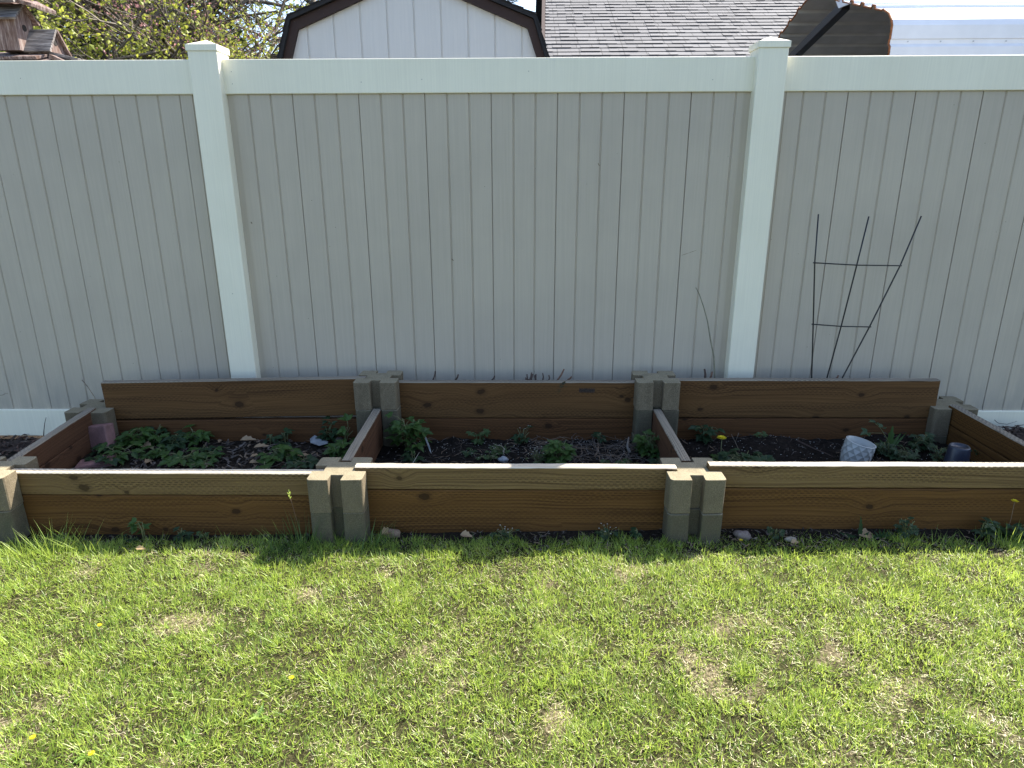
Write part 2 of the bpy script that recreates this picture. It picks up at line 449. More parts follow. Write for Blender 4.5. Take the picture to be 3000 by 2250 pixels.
# ------------------------------------------------------------------ planter blocks
HB = .132
def block_outline(chip=None):
    w, s, d, r = .0985, .0225, .041, .014
    cor_ = [(-w, -w), (w, -w), (w, w), (-w, w)]
    pts = []
    def arc(cx, cy, a0):
        return [(cx+r*math.cos(a0+i*math.pi/8), cy+r*math.sin(a0+i*math.pi/8)) for i in range(5)]
    pts += arc(-w+r, -w+r, math.pi)
    pts += [(-s-.003, -w), (-s, -w+.003), (-s, -w+d), (s, -w+d), (s, -w+.003), (s+.003, -w)]
    pts += arc(w-r, -w+r, -math.pi/2)
    pts += [(w, -s-.003), (w-.003, -s), (w-d, -s), (w-d, s), (w-.003, s), (w, s+.003)]
    pts += arc(w-r, w-r, 0)
    pts += [(s+.003, w), (s, w-.003), (s, w-d), (-s, w-d), (-s, w-.003), (-s-.003, w)]
    pts += arc(-w+r, w-r, math.pi/2)
    pts += [(-w, s+.003), (-w+.003, s), (-w+d, s), (-w+d, -s), (-w+.003, -s), (-w, -s-.003)]
    return pts
OUT = block_outline()
def block(x, y, z, label, rz=0, mat=CB, notch=False):
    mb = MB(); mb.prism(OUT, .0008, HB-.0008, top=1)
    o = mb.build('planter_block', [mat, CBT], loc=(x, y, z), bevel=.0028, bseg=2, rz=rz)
    rr = random.Random(int((x+5)*1000+z*77))
    me = o.data
    for v in me.vertices:
        q = Vector((v.co.x*22, v.co.y*22, v.co.z*22+rr.random()))
        v.co.x += .003*noise.noise(q); v.co.y += .003*noise.noise(q+Vector((9, 0, 0)))
    if notch:
        m2 = MB(); m2.prism([(0, -.062), (-.016, -.004), (-.014, .03), (.014, .03), (.016, -.004)], HB-.06, HB+.02)
        c = m2.build('crack', mat, loc=(x, y, z)); c.display_type = 'WIRE'
        bo = o.modifiers.new('crack', 'BOOLEAN'); bo.operation = 'DIFFERENCE'; bo.object = c; bo.solver = 'EXACT'
        dg = bpy.context.evaluated_depsgraph_get(); ev = o.evaluated_get(dg)
        nm = bpy.data.meshes.new_from_object(ev); o.modifiers.clear(); o.data = nm
        bpy.data.objects.remove(c)
    o.rotation_euler.x = rr.uniform(-.009, .009); o.rotation_euler.y = rr.uniform(-.009, .009)
    return tag(o, label, 'concrete block', 'four-slotted concrete planter blocks')
zf = .022
for (x, nm, rz) in [(-1.943, 'at the left front corner of the beds', .03), (-.6585, 'between the left and middle front boards', 0), (.6225, 'between the middle and right front boards', .02), (1.995, 'at the right front corner of the beds', 0)]:
    for k in range(2):
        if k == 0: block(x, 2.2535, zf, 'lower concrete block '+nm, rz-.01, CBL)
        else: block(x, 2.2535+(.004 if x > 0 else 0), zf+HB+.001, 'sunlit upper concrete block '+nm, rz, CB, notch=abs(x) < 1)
zb = .010
for (x, y, nm, n, rz) in [(-2.02, 3.003, 'of the stack at the left back corner', 2, .0), (-.6625, 3.0, 'of the stack between left and middle back boards', 3, .0), (.6235, 3.0, 'of the stack between middle and right back boards', 3, -.01), (2.0, 3.03, 'of the stack at the right back corner', 2, -.02)]:
    for k in range(n):
        w = ['bottom', 'top'][k] if n == 2 else ['bottom', 'middle', 'top'][k]
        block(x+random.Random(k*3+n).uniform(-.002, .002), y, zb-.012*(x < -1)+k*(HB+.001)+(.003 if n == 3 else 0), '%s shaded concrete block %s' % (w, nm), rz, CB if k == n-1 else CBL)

# ------------------------------------------------------------------ boards
def board(x0, x1, yc, z0, z1, mats, label, rz=0.0, tilt=0.0, th=.038, group='incised lumber boards of the raised beds'):
    L = x1-x0; mb = MB(); n = 28
    rr = random.Random(int(abs(x0*100+(yc[0] if isinstance(yc, tuple) else yc)*10+z0*1000)))
    sd = rr.uniform(0, 50)
    hx = L/2; hh = (z1-z0)/2; ht = th/2; r = .0035
    sec = [(-ht, -hh+r), (-ht+r, -hh), (ht-r, -hh), (ht, -hh+r), (ht, hh-r), (ht-r, hh), (-ht+r, hh), (-ht, hh-r)]
    for i in range(n+1):
        x = -hx+L*i/n
        wy = .0022*noise.noise(Vector((x*1.6, sd, 0))); wz = .0016*noise.noise(Vector((x*2.5, sd, 9)))
        for (sy, sz) in sec:
            e = .0010*noise.noise(Vector((x*30, sy*50, sz*50+sd)))
            mb.v.append((x, sy+wy+e, sz+(wz if sz > 0 else 0)+e)); mb.a.append(0)
    for i in range(n):
        for k in range(8):
            k2 = (k+1) % 8; a = i*8
            mb.f.append([a+k, a+8+k, a+8+k2, a+k2][::-1]); mb.m.append(1 if k in (4, 5, 6) else 0)
    mb.f.append([0, 1, 2, 3, 4, 5, 6, 7]); mb.m.append(0); mb.f.append([n*8+k for k in range(7, -1, -1)]); mb.m.append(0)
    o = mb.build('lumber_board', mats)
    o.location = ((x0+x1)/2, yc, (z0+z1)/2) if not isinstance(yc, tuple) else yc
    o.rotation_euler = (0, tilt, rz)
    return tag(o, label, 'wooden board', group)
YB = 2.2535
TS = lambda *a: list(a)
# front, upper (narrow) and lower (wide)
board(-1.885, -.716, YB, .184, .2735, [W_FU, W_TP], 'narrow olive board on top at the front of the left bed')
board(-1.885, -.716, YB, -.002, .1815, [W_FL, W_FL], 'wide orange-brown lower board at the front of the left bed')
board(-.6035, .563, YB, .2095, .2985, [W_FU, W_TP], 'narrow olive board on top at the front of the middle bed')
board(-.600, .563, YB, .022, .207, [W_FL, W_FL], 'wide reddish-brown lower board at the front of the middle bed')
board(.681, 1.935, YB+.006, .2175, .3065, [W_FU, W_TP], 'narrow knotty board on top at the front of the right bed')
board(.681, 1.935, YB+.004, .030, .2145, [W_FL, W_FL], 'wide brown lower board at the front of the right bed')
# back
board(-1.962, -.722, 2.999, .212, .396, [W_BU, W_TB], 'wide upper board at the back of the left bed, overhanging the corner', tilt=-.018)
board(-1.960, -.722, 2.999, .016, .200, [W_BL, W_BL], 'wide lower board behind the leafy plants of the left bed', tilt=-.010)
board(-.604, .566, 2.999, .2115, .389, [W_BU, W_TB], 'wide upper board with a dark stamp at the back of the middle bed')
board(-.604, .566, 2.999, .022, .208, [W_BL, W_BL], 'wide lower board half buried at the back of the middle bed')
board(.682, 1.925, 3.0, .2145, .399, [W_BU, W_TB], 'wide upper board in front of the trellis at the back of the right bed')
board(.682, 1.938, 3.0, .026, .210, [W_BL, W_BL], 'wide lower board behind the white pot in the right bed')
# dividers and sides run along y
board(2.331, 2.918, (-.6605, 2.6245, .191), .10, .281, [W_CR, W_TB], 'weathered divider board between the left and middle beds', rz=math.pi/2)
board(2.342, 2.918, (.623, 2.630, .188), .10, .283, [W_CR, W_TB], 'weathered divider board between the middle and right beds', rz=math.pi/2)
dl = math.atan2(-2.0+1.952, 2.93-2.30)
for (z0, z1, m, nm) in [(.180, .2695, W_CR, 'narrow upper side board at the left end of the beds'), (-.006, .1775, W_CR, 'wide lower side board at the left end of the beds')]:
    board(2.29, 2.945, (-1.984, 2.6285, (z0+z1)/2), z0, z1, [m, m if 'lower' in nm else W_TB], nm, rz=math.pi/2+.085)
for (z0, z1, m, nm) in [(.198, .285, W_FL, 'narrow upper side board at the right end of the beds'), (.010, .1935, W_FL, 'wide lower side board at the right end of the beds')]:
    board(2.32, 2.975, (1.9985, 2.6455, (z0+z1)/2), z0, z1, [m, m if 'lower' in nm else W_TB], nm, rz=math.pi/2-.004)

# ------------------------------------------------------------------ small hard objects in and around the beds
def rock(x, y, z, r, label, mat, seed=0, sq=(1, .8, .6), cat='rock', name='rock', group=None):
    mb = MB(); n, m = 14, 9
    vs = []
    for j in range(m+1):
        th = math.pi*j/m
        for i in range(n):
            ph = 2*math.pi*i/n
            d = Vector((math.sin(th)*math.cos(ph), math.sin(th)*math.sin(ph), math.cos(th)))
            k = r*(1+.35*noise.noise(d*1.3+Vector((seed*7.1, 0, 0)))+.08*noise.noise(d*5+Vector((seed, 0, 0))))
            vs.append((d.x*k*sq[0], d.y*k*sq[1], d.z*k*sq[2]))
    fs = [(j*n+i, (j+1)*n+i, (j+1)*n+(i+1) % n, j*n+(i+1) % n) for j in range(m) for i in range(n)]
    mb.add(vs, fs)
    o = mb.build(name, mat, loc=(x, y, z), smooth=True)
    return tag(o, label, cat, group)
rock(.805, 2.185, .055, .030, 'round grey-pink stone against the right front board near the blocks', ROCK, 3)
rock(.975, 2.165, .05, .018, 'small pale stone half in sun at the lawn edge', ROCKP, 5, (1.3, .7, .5))
rock(.91, 2.205, .055, .017, 'tiny upright pale stone beside the shaded weeds', ROCK, 8, (.6, .6, 1))
rock(1.748, 2.155, .04, .015, 'small round whitish stone in sun at far right of lawn', ROCKP, 9)
rock(-.475, 2.205, .045, .028, 'brown crumpled clod beside the left middle block', m_speck('clod_brown', (.22, .15, .11), (.14, .09, .07), (.30, .22, .17), 90, .6), 12, (1.1, .6, .7), 'dirt clod', 'dirt_clod')
rock(-.845, 2.905, .13, .018, 'dark clod of bark in the left bed litter', m_speck('clod_dark', (.07, .055, .045), (.03, .025, .02), (.11, .09, .07), 90, .6), 15, (1, 1, .8), 'dirt clod', 'dirt_clod')

def paver(loc, size, rot, label):
    a, b, c = size; mb = MB(); mb.box((-a/2, -b/2, -c/2), (a/2, b/2, c/2))
    o = mb.build('paver_brick', PINK, loc=loc, bevel=.008, bseg=3); o.rotation_euler = rot
    return tag(o, label, 'paver', 'pink concrete pavers in the left bed')
paver((-1.938, 2.880, .150), (.096, .060, .125), (math.radians(-8), math.radians(-7), math.radians(-8)), 'pink concrete paver leaning upright against the left corner block')
paver((-1.865, 2.70, .093), (.15, .09, .05), (0, math.radians(-6), math.radians(16)), 'dusty pink paver lying flat and half buried under leaves')

# faceted white pot
def pot():
    root = empty('planter_pot', (1.418, 2.665, .130), label='white faceted diamond-pattern plant pot tilted in the right bed', cat='plant pot')
    root.rotation_euler = (math.radians(4), math.radians(11), .2); root.scale = (.94, .94, .94)
    WP = m_plain('white_ceramic', (.44, .445, .42), .35, 0, .5, 30, .05)
    mb = MB(); n = 12; rows = 6; R = [.053, .0605, .0645, .0665, .0665, .0645]
    hz = .112
    def V(j, i, dr):
        a = 2*math.pi*(i+.5*(j % 2))/n; k = R[j]+dr
        return (k*math.cos(a), k*math.sin(a), -.012+hz*j/(rows-1))
    IN, OUTR = -.0022, .0010
    for j in range(rows-1):
        o_ = j % 2
        for i in range(n):
            mb.add([V(j, i, IN), V(j, i+1, IN), V(j+1, i+o_, OUTR)], [(0, 1, 2)])        # faces slightly down
            mb.add([V(j+1, i+o_, IN), V(j+1, i-1+o_, IN), V(j, i, OUTR)], [(0, 1, 2)])    # faces slightly up
            mb.add([V(j, i, IN-.0005), V(j, i+1, IN-.0005), V(j+1, i+o_, IN-.0005)], [(0, 1, 2)])
            mb.add([V(j+1, i+o_, IN-.0005), V(j+1, i-1+o_, IN-.0005), V(j, i, IN-.0005)], [(0, 1, 2)])
    mb.add([V(0, i, 0) for i in range(n)], [tuple(range(n-1, -1, -1))])
    mb.build('pot_body', WP, root)
    mb = MB(); top = hz-.012; prof = [(.0640, top-.001), (.0648, top+.003), (.0625, top+.0045), (.0590, top+.003), (.054, top-.03), (.046, .03), (.0, .028)]
    nn = 24
    for (r_, z) in prof:
        for i in range(nn):
            a = 2*math.pi*i/nn; mb.v.append((r_*math.cos(a), r_*math.sin(a), z)); mb.a.append(0)
    for j in range(len(prof)-1):
        for i in range(nn):
            i2 = (i+1) % nn; mb.f.append([j*nn+i, j*nn+i2, (j+1)*nn+i2, (j+1)*nn+i]); mb.m.append(0)
    mb.build('pot_rim', WP, root, smooth=True)
pot()
def bucket():
    root = empty('nursery_pot', (1.772, 2.545, .10), label='dark blue upturned plastic pot standing among weeds in the right bed', cat='plant pot')
    BP = m_plain('navy_plastic', (.022, .027, .045), .3, 0, .5, 20, .1)
    nn = 28
    def lathe(prof, nm):
        mb = MB()
        for (r_, z) in prof:
            for i in range(nn):
                a = 2*math.pi*i/nn; mb.v.append((r_*math.cos(a), r_*math.sin(a), z)); mb.a.append(0)
        for j in range(len(prof)-1):
            for i in range(nn):
                i2 = (i+1) % nn; mb.f.append([j*nn+i, j*nn+i2, (j+1)*nn+i2, (j+1)*nn+i]); mb.m.append(0)
        mb.build(nm, BP, root, smooth=True)
    lathe([(.052, -.02), (.0385, .152), (.036, .157), (.030, .157), (.029, .150), (.0, .149)], 'pot_body')
    lathe([(.0545, -.01), (.0555, .0), (.0550, .018), (.0515, .020)], 'pot_rim')
bucket()

# trellis: three fanned rods and two crossbars
tr = empty('garden_trellis', (1.46, 3.10, .1), label='thin black metal fan trellis leaning by the grey fence boards', cat='trellis')
def rodpart(pts, r, nm):
    mb = MB(); mb.tube([(x-1.46, y-3.10, z-.1) for x, y, z in pts], r, 8); mb.build(nm, BLK, tr, smooth=True)
rodpart([(1.405, 3.10, .10), (1.389, 3.10, .371), (1.362, 3.10, .636), (1.332, 3.10, .919), (1.320, 3.10, 1.134)], .0034, 'rod')
rodpart([(1.435, 3.10, .10), (1.461, 3.10, .371), (1.493, 3.10, .627), (1.523, 3.10, .910), (1.544, 3.10, 1.124)], .0034, 'rod')
rodpart([(1.455, 3.10, .10), (1.533, 3.10, .371), (1.625, 3.10, .625), (1.719, 3.10, .908), (1.775, 3.10, 1.125)], .0034, 'rod')
rodpart([(1.322, 3.094, .921), (1.52, 3.093, .910), (1.722, 3.094, .907)], .0028, 'crossbar')
rodpart([(1.352, 3.094, .637), (1.49, 3.093, .627), (1.629, 3.094, .624)], .0028, 'crossbar')

def stick(pts, r, label, mat=TWIG, name='dry_twig', cat='twig', group=None, seg=6, extra=None):
    mb = MB(); n = len(pts)
    rs = [r*(1-.55*i/(n-1)) for i in range(n)]
    mb.tube(pts, rs, seg)
    for e in (extra or []): mb.tube(e, r*.55, 5)
    o = mb.build(name, mat, smooth=True); return tag(o, label, cat, group)
stick([(.935, 3.10, .10), (.928, 3.10, .369), (.912, 3.09, .48), (.893, 3.10, .554), (.870, 3.10, .65), (.847, 3.10, .716), (.82, 3.10, .78), (.803, 3.10, .808)], .0042, 'long curved dry cane leaning on the fence beside the right post', m_plain('cane_grey', (.20, .19, .13), .8, var=.3), 'dry_cane', 'cane')
CUT = m_plain('cut_cane', (.16, .085, .055), .8, nscale=60, var=.35)
CUTD = m_plain('cut_cane_dark', (.07, .045, .035), .85, nscale=60, var=.35)
def px_pt(px, py, y):   # where the line of sight through a photo position meets the vertical plane at y (used only to lay out coordinates)
    d = cf+cr*((px-1500)/1975.53)-cu*((py-1125)/1975.53); t = y/d.y
    return Vector((d.x*t, y, H+d.z*t))
for i, (a, b, r, lb, m_) in enumerate([
    ((1268, 1115), (1275, 1088), .005, 'dark bent pruned cane stub, leftmost behind the middle back board', CUTD),
    ((1334, 1114), (1342, 1098), .006, 'pruned cane stub with pale cut, second from left behind the middle back board', CUTD),
    ((1441, 1114), (1449, 1102), .006, 'short slanted cane stub, third from left behind the middle back board', CUTD),
    ((1540, 1115), (1540, 1107), .005, 'tiny dark stub left of the woody crown behind the back board', CUTD),
    ((1590, 1114), (1590, 1094), .0045, 'thin upright stub beside the woody crown behind the back board', CUTD),
    ((1608, 1114), (1608, 1100), .0045, 'short grey stub right of the woody crown behind the back board', CUTD),
    ((1633, 1114), (1652, 1082), .006, 'reddish pruned cane leaning right, tallest behind the middle back board', CUT),
    ((1662, 1114), (1674, 1104), .007, 'thick slanting red-brown stub, rightmost behind the middle back board', CUT),
    ((2065, 1113), (2064, 1082), .0075, 'dark forked cane stub in front of the right fence post', CUTD),
    ((2078, 1113), (2086, 1090), .0065, 'splintered red-brown stub beside the long curved cane', CUT),
    ((2447, 1112), (2456, 1100), .006, 'reddish cane tip between the trellis rods', CUT)]):
    A = px_pt(*a, 3.07); B = px_pt(*b, 3.07); base = Vector((A.x-(B.x-A.x)*.5, 3.07, .06))
    stick([base, A+(B-A)*.02, (A+B)/2+Vector((.003, 0, 0)), B, B+(B-A).normalized()*.002], r, lb, m_, 'cane_stub', 'cane stub', 'pruned cane stubs behind the back boards', 7)
# woody crown
c0 = px_pt(1560, 1108, 3.07); rr = random.Random(5); mb = MB()
for k in range(16):
    p = c0+Vector((rr.uniform(-.02, .02), rr.uniform(-.015, .015), -.06)); q = p+Vector((rr.uniform(-.02, .02), rr.uniform(-.01, .01), rr.uniform(.05, .085)))
    mb.tube([p, (p+q)/2+Vector((rr.uniform(-.006, .006), 0, 0)), q], [.005, .004, .003], 5)
tag(mb.build('shrub_crown', CUTD, smooth=True), 'knobbly dark woody crown poking over the middle back board', 'shrub stump')

# ------------------------------------------------------------------ leaves and plants
def leaf(mb, base, d, up, L, W, teeth=5, fold=.25, droop=.35, tint=.5, lobed=False):
    d = Vector(d).normalized(); up = Vector(up); side = d.cross(up)
    if side.length < 1e-4: side = d.orthogonal()
    side.normalize(); up = side.cross(d).normalized()
    n = teeth*2; c = []; l = []; r = []
    for i in range(n+1):
        t = i/n
        w = W*math.sin(math.pi*min(1, t**.8))*(1-.25*t)
        if 0 < i < n: w *= (1.16 if i % 2 else .86)
        if lobed and abs(t-.35) < .08: w *= 1.35
        q = Vector(base)+d*(L*t)-up*(droop*L*t*t)
        c.append(q-up*(fold*w*.35*0)); l.append(q-side*w+up*fold*w+d*(.06*L if i % 2 else 0)); r.append(q+side*w+up*fold*w+d*(.06*L if i % 2 else 0))
    k = n+1
    fs = [(i, i+1, k+i+1, k+i) for i in range(n)]+[(2*k+i, 2*k+i+1, i+1, i) for i in range(n)]
    mb.add(c+l+r, fs, 0, tint)
def compound(mb, sb, base, tip, L, rr, n=3, tint=.5, wr=.36, fold=.25):
    base = Vector(base); tip = Vector(tip)
    sb.tube([base, base.lerp(tip, .5)+Vector((0, 0, .15*(tip-base).length)), tip], [L*.045, L*.035, L*.025], 4)
    d = (tip-base); d.z *= .3
    if d.length < 1e-5: d = Vector((1, 0, 0))
    d.normalize(); up = Vector((rr.uniform(-.25, .25), rr.uniform(-.45, .05), 1)).normalized()
    angs = {1: [0], 3: [0, 70, -70], 5: [0, 50, -50, 110, -110]}[n]
    for a in angs:
        q = Matrix.Rotation(math.radians(a+rr.uniform(-8, 8)), 3, up) @ d
        s = L*(1 if a == 0 else .85)*rr.uniform(.85, 1.12)
        leaf(mb, tip, q+Vector((0, 0, rr.uniform(-.1, .15))), up, s, s*wr, 5 if L > .02 else 3, fold, rr.uniform(.1, .45), min(1, max(0, tint+rr.uniform(-.3, .3))))
def leafy(x, y, z, label, r=.08, h=.1, n=12, L=.04, seed=1, mat=None, k=3, cat='plant', name='leafy_plant', wr=.36, tint=.5, lean=(0, 0), group=None, flowers=0):
    rr = random.Random(seed); mb = MB(); sb = MB(); fl = []
    if L > .02: L *= 1.12; n = int(n*1.15)
    root = empty(name, (x, y, z), label=label, cat=cat, group=group)
    ns = max(3, n//4)
    stems = []
    for i in range(ns):
        a = rr.uniform(0, 2*math.pi); q = rr.uniform(.1, .75)*r
        top = Vector((math.cos(a)*q+lean[0], math.sin(a)*q*.8+lean[1], h*rr.uniform(.6, .92)))
        mid = top*.5+Vector((0, 0, .15*h)); sb.tube([(math.cos(a)*.006, math.sin(a)*.006, -.02), mid, top], [.0022, .0018, .0013], 5)
        stems.append((mid, top))
    for i in range(n):
        mid, top = stems[i % ns]
        b = Vector(top)*rr.uniform(.2, 1); a = rr.uniform(0, 2*math.pi); q = r*rr.uniform(.35, .8)
        tip = b+Vector((math.cos(a)*q*.7, math.sin(a)*q*.6-.1*r, rr.uniform(-.12, .2)*h))
        tip.z = max(tip.z, .012)
        compound(mb, sb, b, tip, L*rr.uniform(.75, 1.15), rr, k, tint, wr)
    for i in range(flowers):
        a = rr.uniform(0, 2*math.pi); q = r*rr.uniform(.2, 1.1)
        t = Vector((math.cos(a)*q, math.sin(a)*q*.6, h*rr.uniform(.8, 1.5)))
        sb.tube([(0, 0, 0), t*.6+Vector((0, 0, .01)), t], [.0009, .0008, .0006], 4)
        fb = MB(); fl.append(fb)
        for w in range(4):
            fa = w*math.pi/2+a
            fb.add([t, t+Vector((math.cos(fa-.5)*.0022, math.sin(fa-.5)*.0022, .001)), t+Vector((math.cos(fa)*.0036, math.sin(fa)*.0036, .0014)), t+Vector((math.cos(fa+.5)*.0022, math.sin(fa+.5)*.0022, .001))], [(0, 1, 2, 3)], 0, .5)
    sb.build('stems', STEM, root, smooth=True)
    mb.build('leaves', mat or LEAF_A, root, smooth=False)
    for fb in fl: fb.build('flower', WHT, root)
    return root
SH = lambda x, y: soil_h(x, y, 0 if x < -.65 else (1 if x < .615 else 2))
def P(px, py, b=None):    # soil point seen at a photo position
    y = 2.7
    for _ in range(6):
        d = cf+cr*((px-1500)/1975.53)-cu*((py-1125)/1975.53)
        z = SH(max(-1.97, min(1.97, d.x*y/d.y)), y); t = (z-H)/d.z; y = d.y*t
    return d.x*t, min(2.965, max(2.29, d.y*t)), z
GB = 'leafy volunteer plants in the left bed'
def LP(px, py, label, **k):
    x, y, z = P(px, py); return leafy(x, y, z, label, **k)
LP(350, 1345, 'low leafy plant in front of the pink paver in the left bed', r=.085, h=.07, n=15, L=.040, seed=2, group=GB)
LP(300, 1365, 'drooping leafy sprig nearest the front left corner of the left bed', r=.06, h=.05, n=8, L=.036, seed=3, mat=LEAF_B, group=GB)
LP(395, 1310, 'broad leafy clump just right of the pink paver', r=.085, h=.085, n=18, L=.042, seed=4, tint=.6, group=GB)
LP(455, 1300, 'tallest leafy clump against the left back board', r=.10, h=.11, n=22, L=.042, seed=5, tint=.55, group=GB)
LP(520, 1310, 'jagged-leaved clump right of the tallest clump in the left bed', r=.085, h=.075, n=14, L=.042, seed=6, mat=LEAF_B, group=GB)
LP(570, 1300, 'bright leafy plant with a raised top leaf left of the bare litter', r=.075, h=.085, n=13, L=.042, seed=7, tint=.65, group=GB)
LP(545, 1358, 'spreading leafy plant behind the front board of the left bed', r=.09, h=.055, n=15, L=.043, seed=8, tint=.5, group=GB)
LP(625, 1345, 'small leafy seedling at the right of the left bed patch', r=.05, h=.05, n=8, L=.03, seed=9, group=GB)
LP(610, 1330, 'single dark trifoliate sprig over the litter', r=.045, h=.05, n=5, L=.034, seed=19, mat=LEAF_B, group=GB)
LP(840, 1300, 'round-leaved sprig against the left back board in bare litter', r=.05, h=.075, n=7, L=.036, seed=10, mat=LEAF_B, group=GB)
LP(790, 1300, 'dark small sprig left of the round-leaved sprig', r=.035, h=.06, n=4, L=.03, seed=20, mat=LEAF_B, group=GB)
LP(825, 1350, 'large-leaved bright plant in the middle of the litter', r=.085, h=.06, n=13, L=.045, seed=11, tint=.7, group=GB)
LP(890, 1368, 'leafy plant close to the front block stack in the left bed', r=.07, h=.04, n=9, L=.042, seed=12, mat=LEAF_B, group=GB)
LP(775, 1378, 'pointed leaves peeping over the left front board', r=.03, h=.045, n=3, L=.045, seed=13, k=1, wr=.45, group=GB)
LP(965, 1290, 'tall sprig beside the left divider board', r=.05, h=.115, n=9, L=.038, seed=14, mat=LEAF_B, group=GB)
LP(990, 1335, 'bright lobed plant leaning on the left divider board', r=.085, h=.085, n=14, L=.042, seed=15, tint=.75, lean=(.02, 0), group=GB)
LP(1005, 1318, 'light green leaves reaching over the left divider board', r=.05, h=.145, n=5, L=.04, seed=16, tint=.9, lean=(.05, 0), group=GB)
LP(450, 1338, 'mid-green clump filling the centre of the left bed patch', r=.075, h=.06, n=14, L=.038, seed=71, tint=.5, group=GB)
LP(300, 1335, 'leafy sprig right beside the flat half-buried paver', r=.05, h=.05, n=7, L=.034, seed=72, mat=LEAF_B, group=GB)
LP(500, 1290, 'back row leaves against the board between tall clump and bright plant', r=.06, h=.085, n=10, L=.036, seed=73, mat=LEAF_B, group=GB)
LP(600, 1362, 'low leaves at the right end of the patch near the front board', r=.06, h=.04, n=9, L=.034, seed=74, tint=.4, group=GB)
GM = 'leafy plants in the middle bed'
LP(1195, 1318, 'bushy raspberry-like plant by the left back block stack', r=.105, h=.17, n=42, L=.038, seed=21, tint=.5, group=GM)
LP(1212, 1352, 'trailing dark leaves below the bushy plant', r=.04, h=.06, n=6, L=.036, seed=22, mat=LEAF_B, group=GM)
LP(1400, 1300, 'fern-leaved pale weed against the middle back board', r=.05, h=.08, n=10, L=.024, seed=23, mat=LEAF_S, k=5, group=GM)
LP(1375, 1330, 'tiny two-leaf sprout in the black soil', r=.03, h=.03, n=4, L=.026, seed=24, mat=LEAF_B, group=GM)
LP(1530, 1300, 'dim small weed against the board left of the centre bush', r=.045, h=.08, n=7, L=.028, seed=25, mat=LEAF_B, flowers=4, group=GM)
LP(1635, 1350, 'lush jagged-leaved bush in the middle of the middle bed', r=.095, h=.115, n=26, L=.038, seed=26, tint=.6, group=GM)
LP(1575, 1365, 'wispy bittercress with tiny white flowers left of the lush bush', r=.06, h=.06, n=12, L=.014, seed=27, mat=LEAF_S, flowers=16, group=GM)
LP(1755, 1300, 'small sprig against the middle back board near the right stack', r=.035, h=.07, n=6, L=.026, seed=28, mat=LEAF_B, group=GM)
LP(1775, 1362, 'tiny pale weed behind the middle front board', r=.03, h=.025, n=6, L=.016, seed=29, mat=LEAF_S, k=5, group=GM)
LP(1845, 1365, 'pair of pointed leaves behind the middle front board', r=.045, h=.035, n=5, L=.034, seed=30, mat=LEAF_A, group=GM)
LP(1905, 1335, 'upright oval-leaved plant leaning on the right divider board', r=.085, h=.155, n=26, L=.038, seed=31, tint=.5, group=GM)
LP(1925, 1362, 'low shoots under the upright oval-leaved plant', r=.05, h=.05, n=8, L=.03, seed=32, mat=LEAF_B, group=GM)
LP(1470, 1325, 'flat tangle of tiny weeds in the middle of the black soil', r=.08, h=.025, n=26, L=.013, seed=33, mat=LEAF_S, k=5, flowers=10, group=GM)
LP(1430, 1345, 'sparse weed seedlings beside the white scrap', r=.07, h=.02, n=16, L=.012, seed=34, mat=LEAF_S, k=5, flowers=6, group=GM)
GR = 'leafy plants in the right bed'
LP(2065, 1290, 'dark jagged-leaved plant against the right back board', r=.07, h=.09, n=13, L=.034, seed=41, mat=LEAF_B, group=GR)
LP(2180, 1360, 'broad blue-green leafy mat behind the right front board', r=.105, h=.05, n=24, L=.038, seed=43, mat=LEAF_B, tint=.7, wr=.48, group=GR)
LP(2235, 1358, 'right-hand lobe of rounded leaves beside the leafy mat', r=.06, h=.045, n=12, L=.034, seed=44, mat=LEAF_B, tint=.8, wr=.48, group=GR)
LP(2230, 1285, 'flat faded weed on the soil mound at the back board', r=.04, h=.04, n=7, L=.02, seed=45, mat=LEAF_S, group=GR)
LP(2490, 1375, 'tiny weed in front of the white pot', r=.022, h=.04, n=6, L=.014, seed=46, mat=LEAF_S, group=GR)
LP(2580, 1330, 'tangled low weeds right of the white pot', r=.075, h=.06, n=22, L=.022, seed=47, mat=LEAF_B, group=GR)
LP(2640, 1345, 'tangled greenery between the two pots', r=.09, h=.05, n=24, L=.022, seed=48, mat=LEAF_B, group=GR)
LP(2680, 1310, 'leafy weed in front of the right back corner block', r=.085, h=.09, n=18, L=.028, seed=49, mat=LEAF_B, tint=.5, group=GR)
LP(2745, 1350, 'small-leaved creeper left of the dark blue pot', r=.07, h=.07, n=20, L=.018, seed=50, mat=LEAF_B, tint=.6, group=GR)
LP(2870, 1350, 'trailing small-leaved creeper right of the dark blue pot', r=.08, h=.07, n=22, L=.02, seed=51, mat=LEAF_B, tint=.6, group=GR)
LP(2960, 1355, 'leafy plant at the far right end of the right bed', r=.085, h=.08, n=14, L=.034, seed=52, mat=LEAF_B, tint=.6, group=GR)
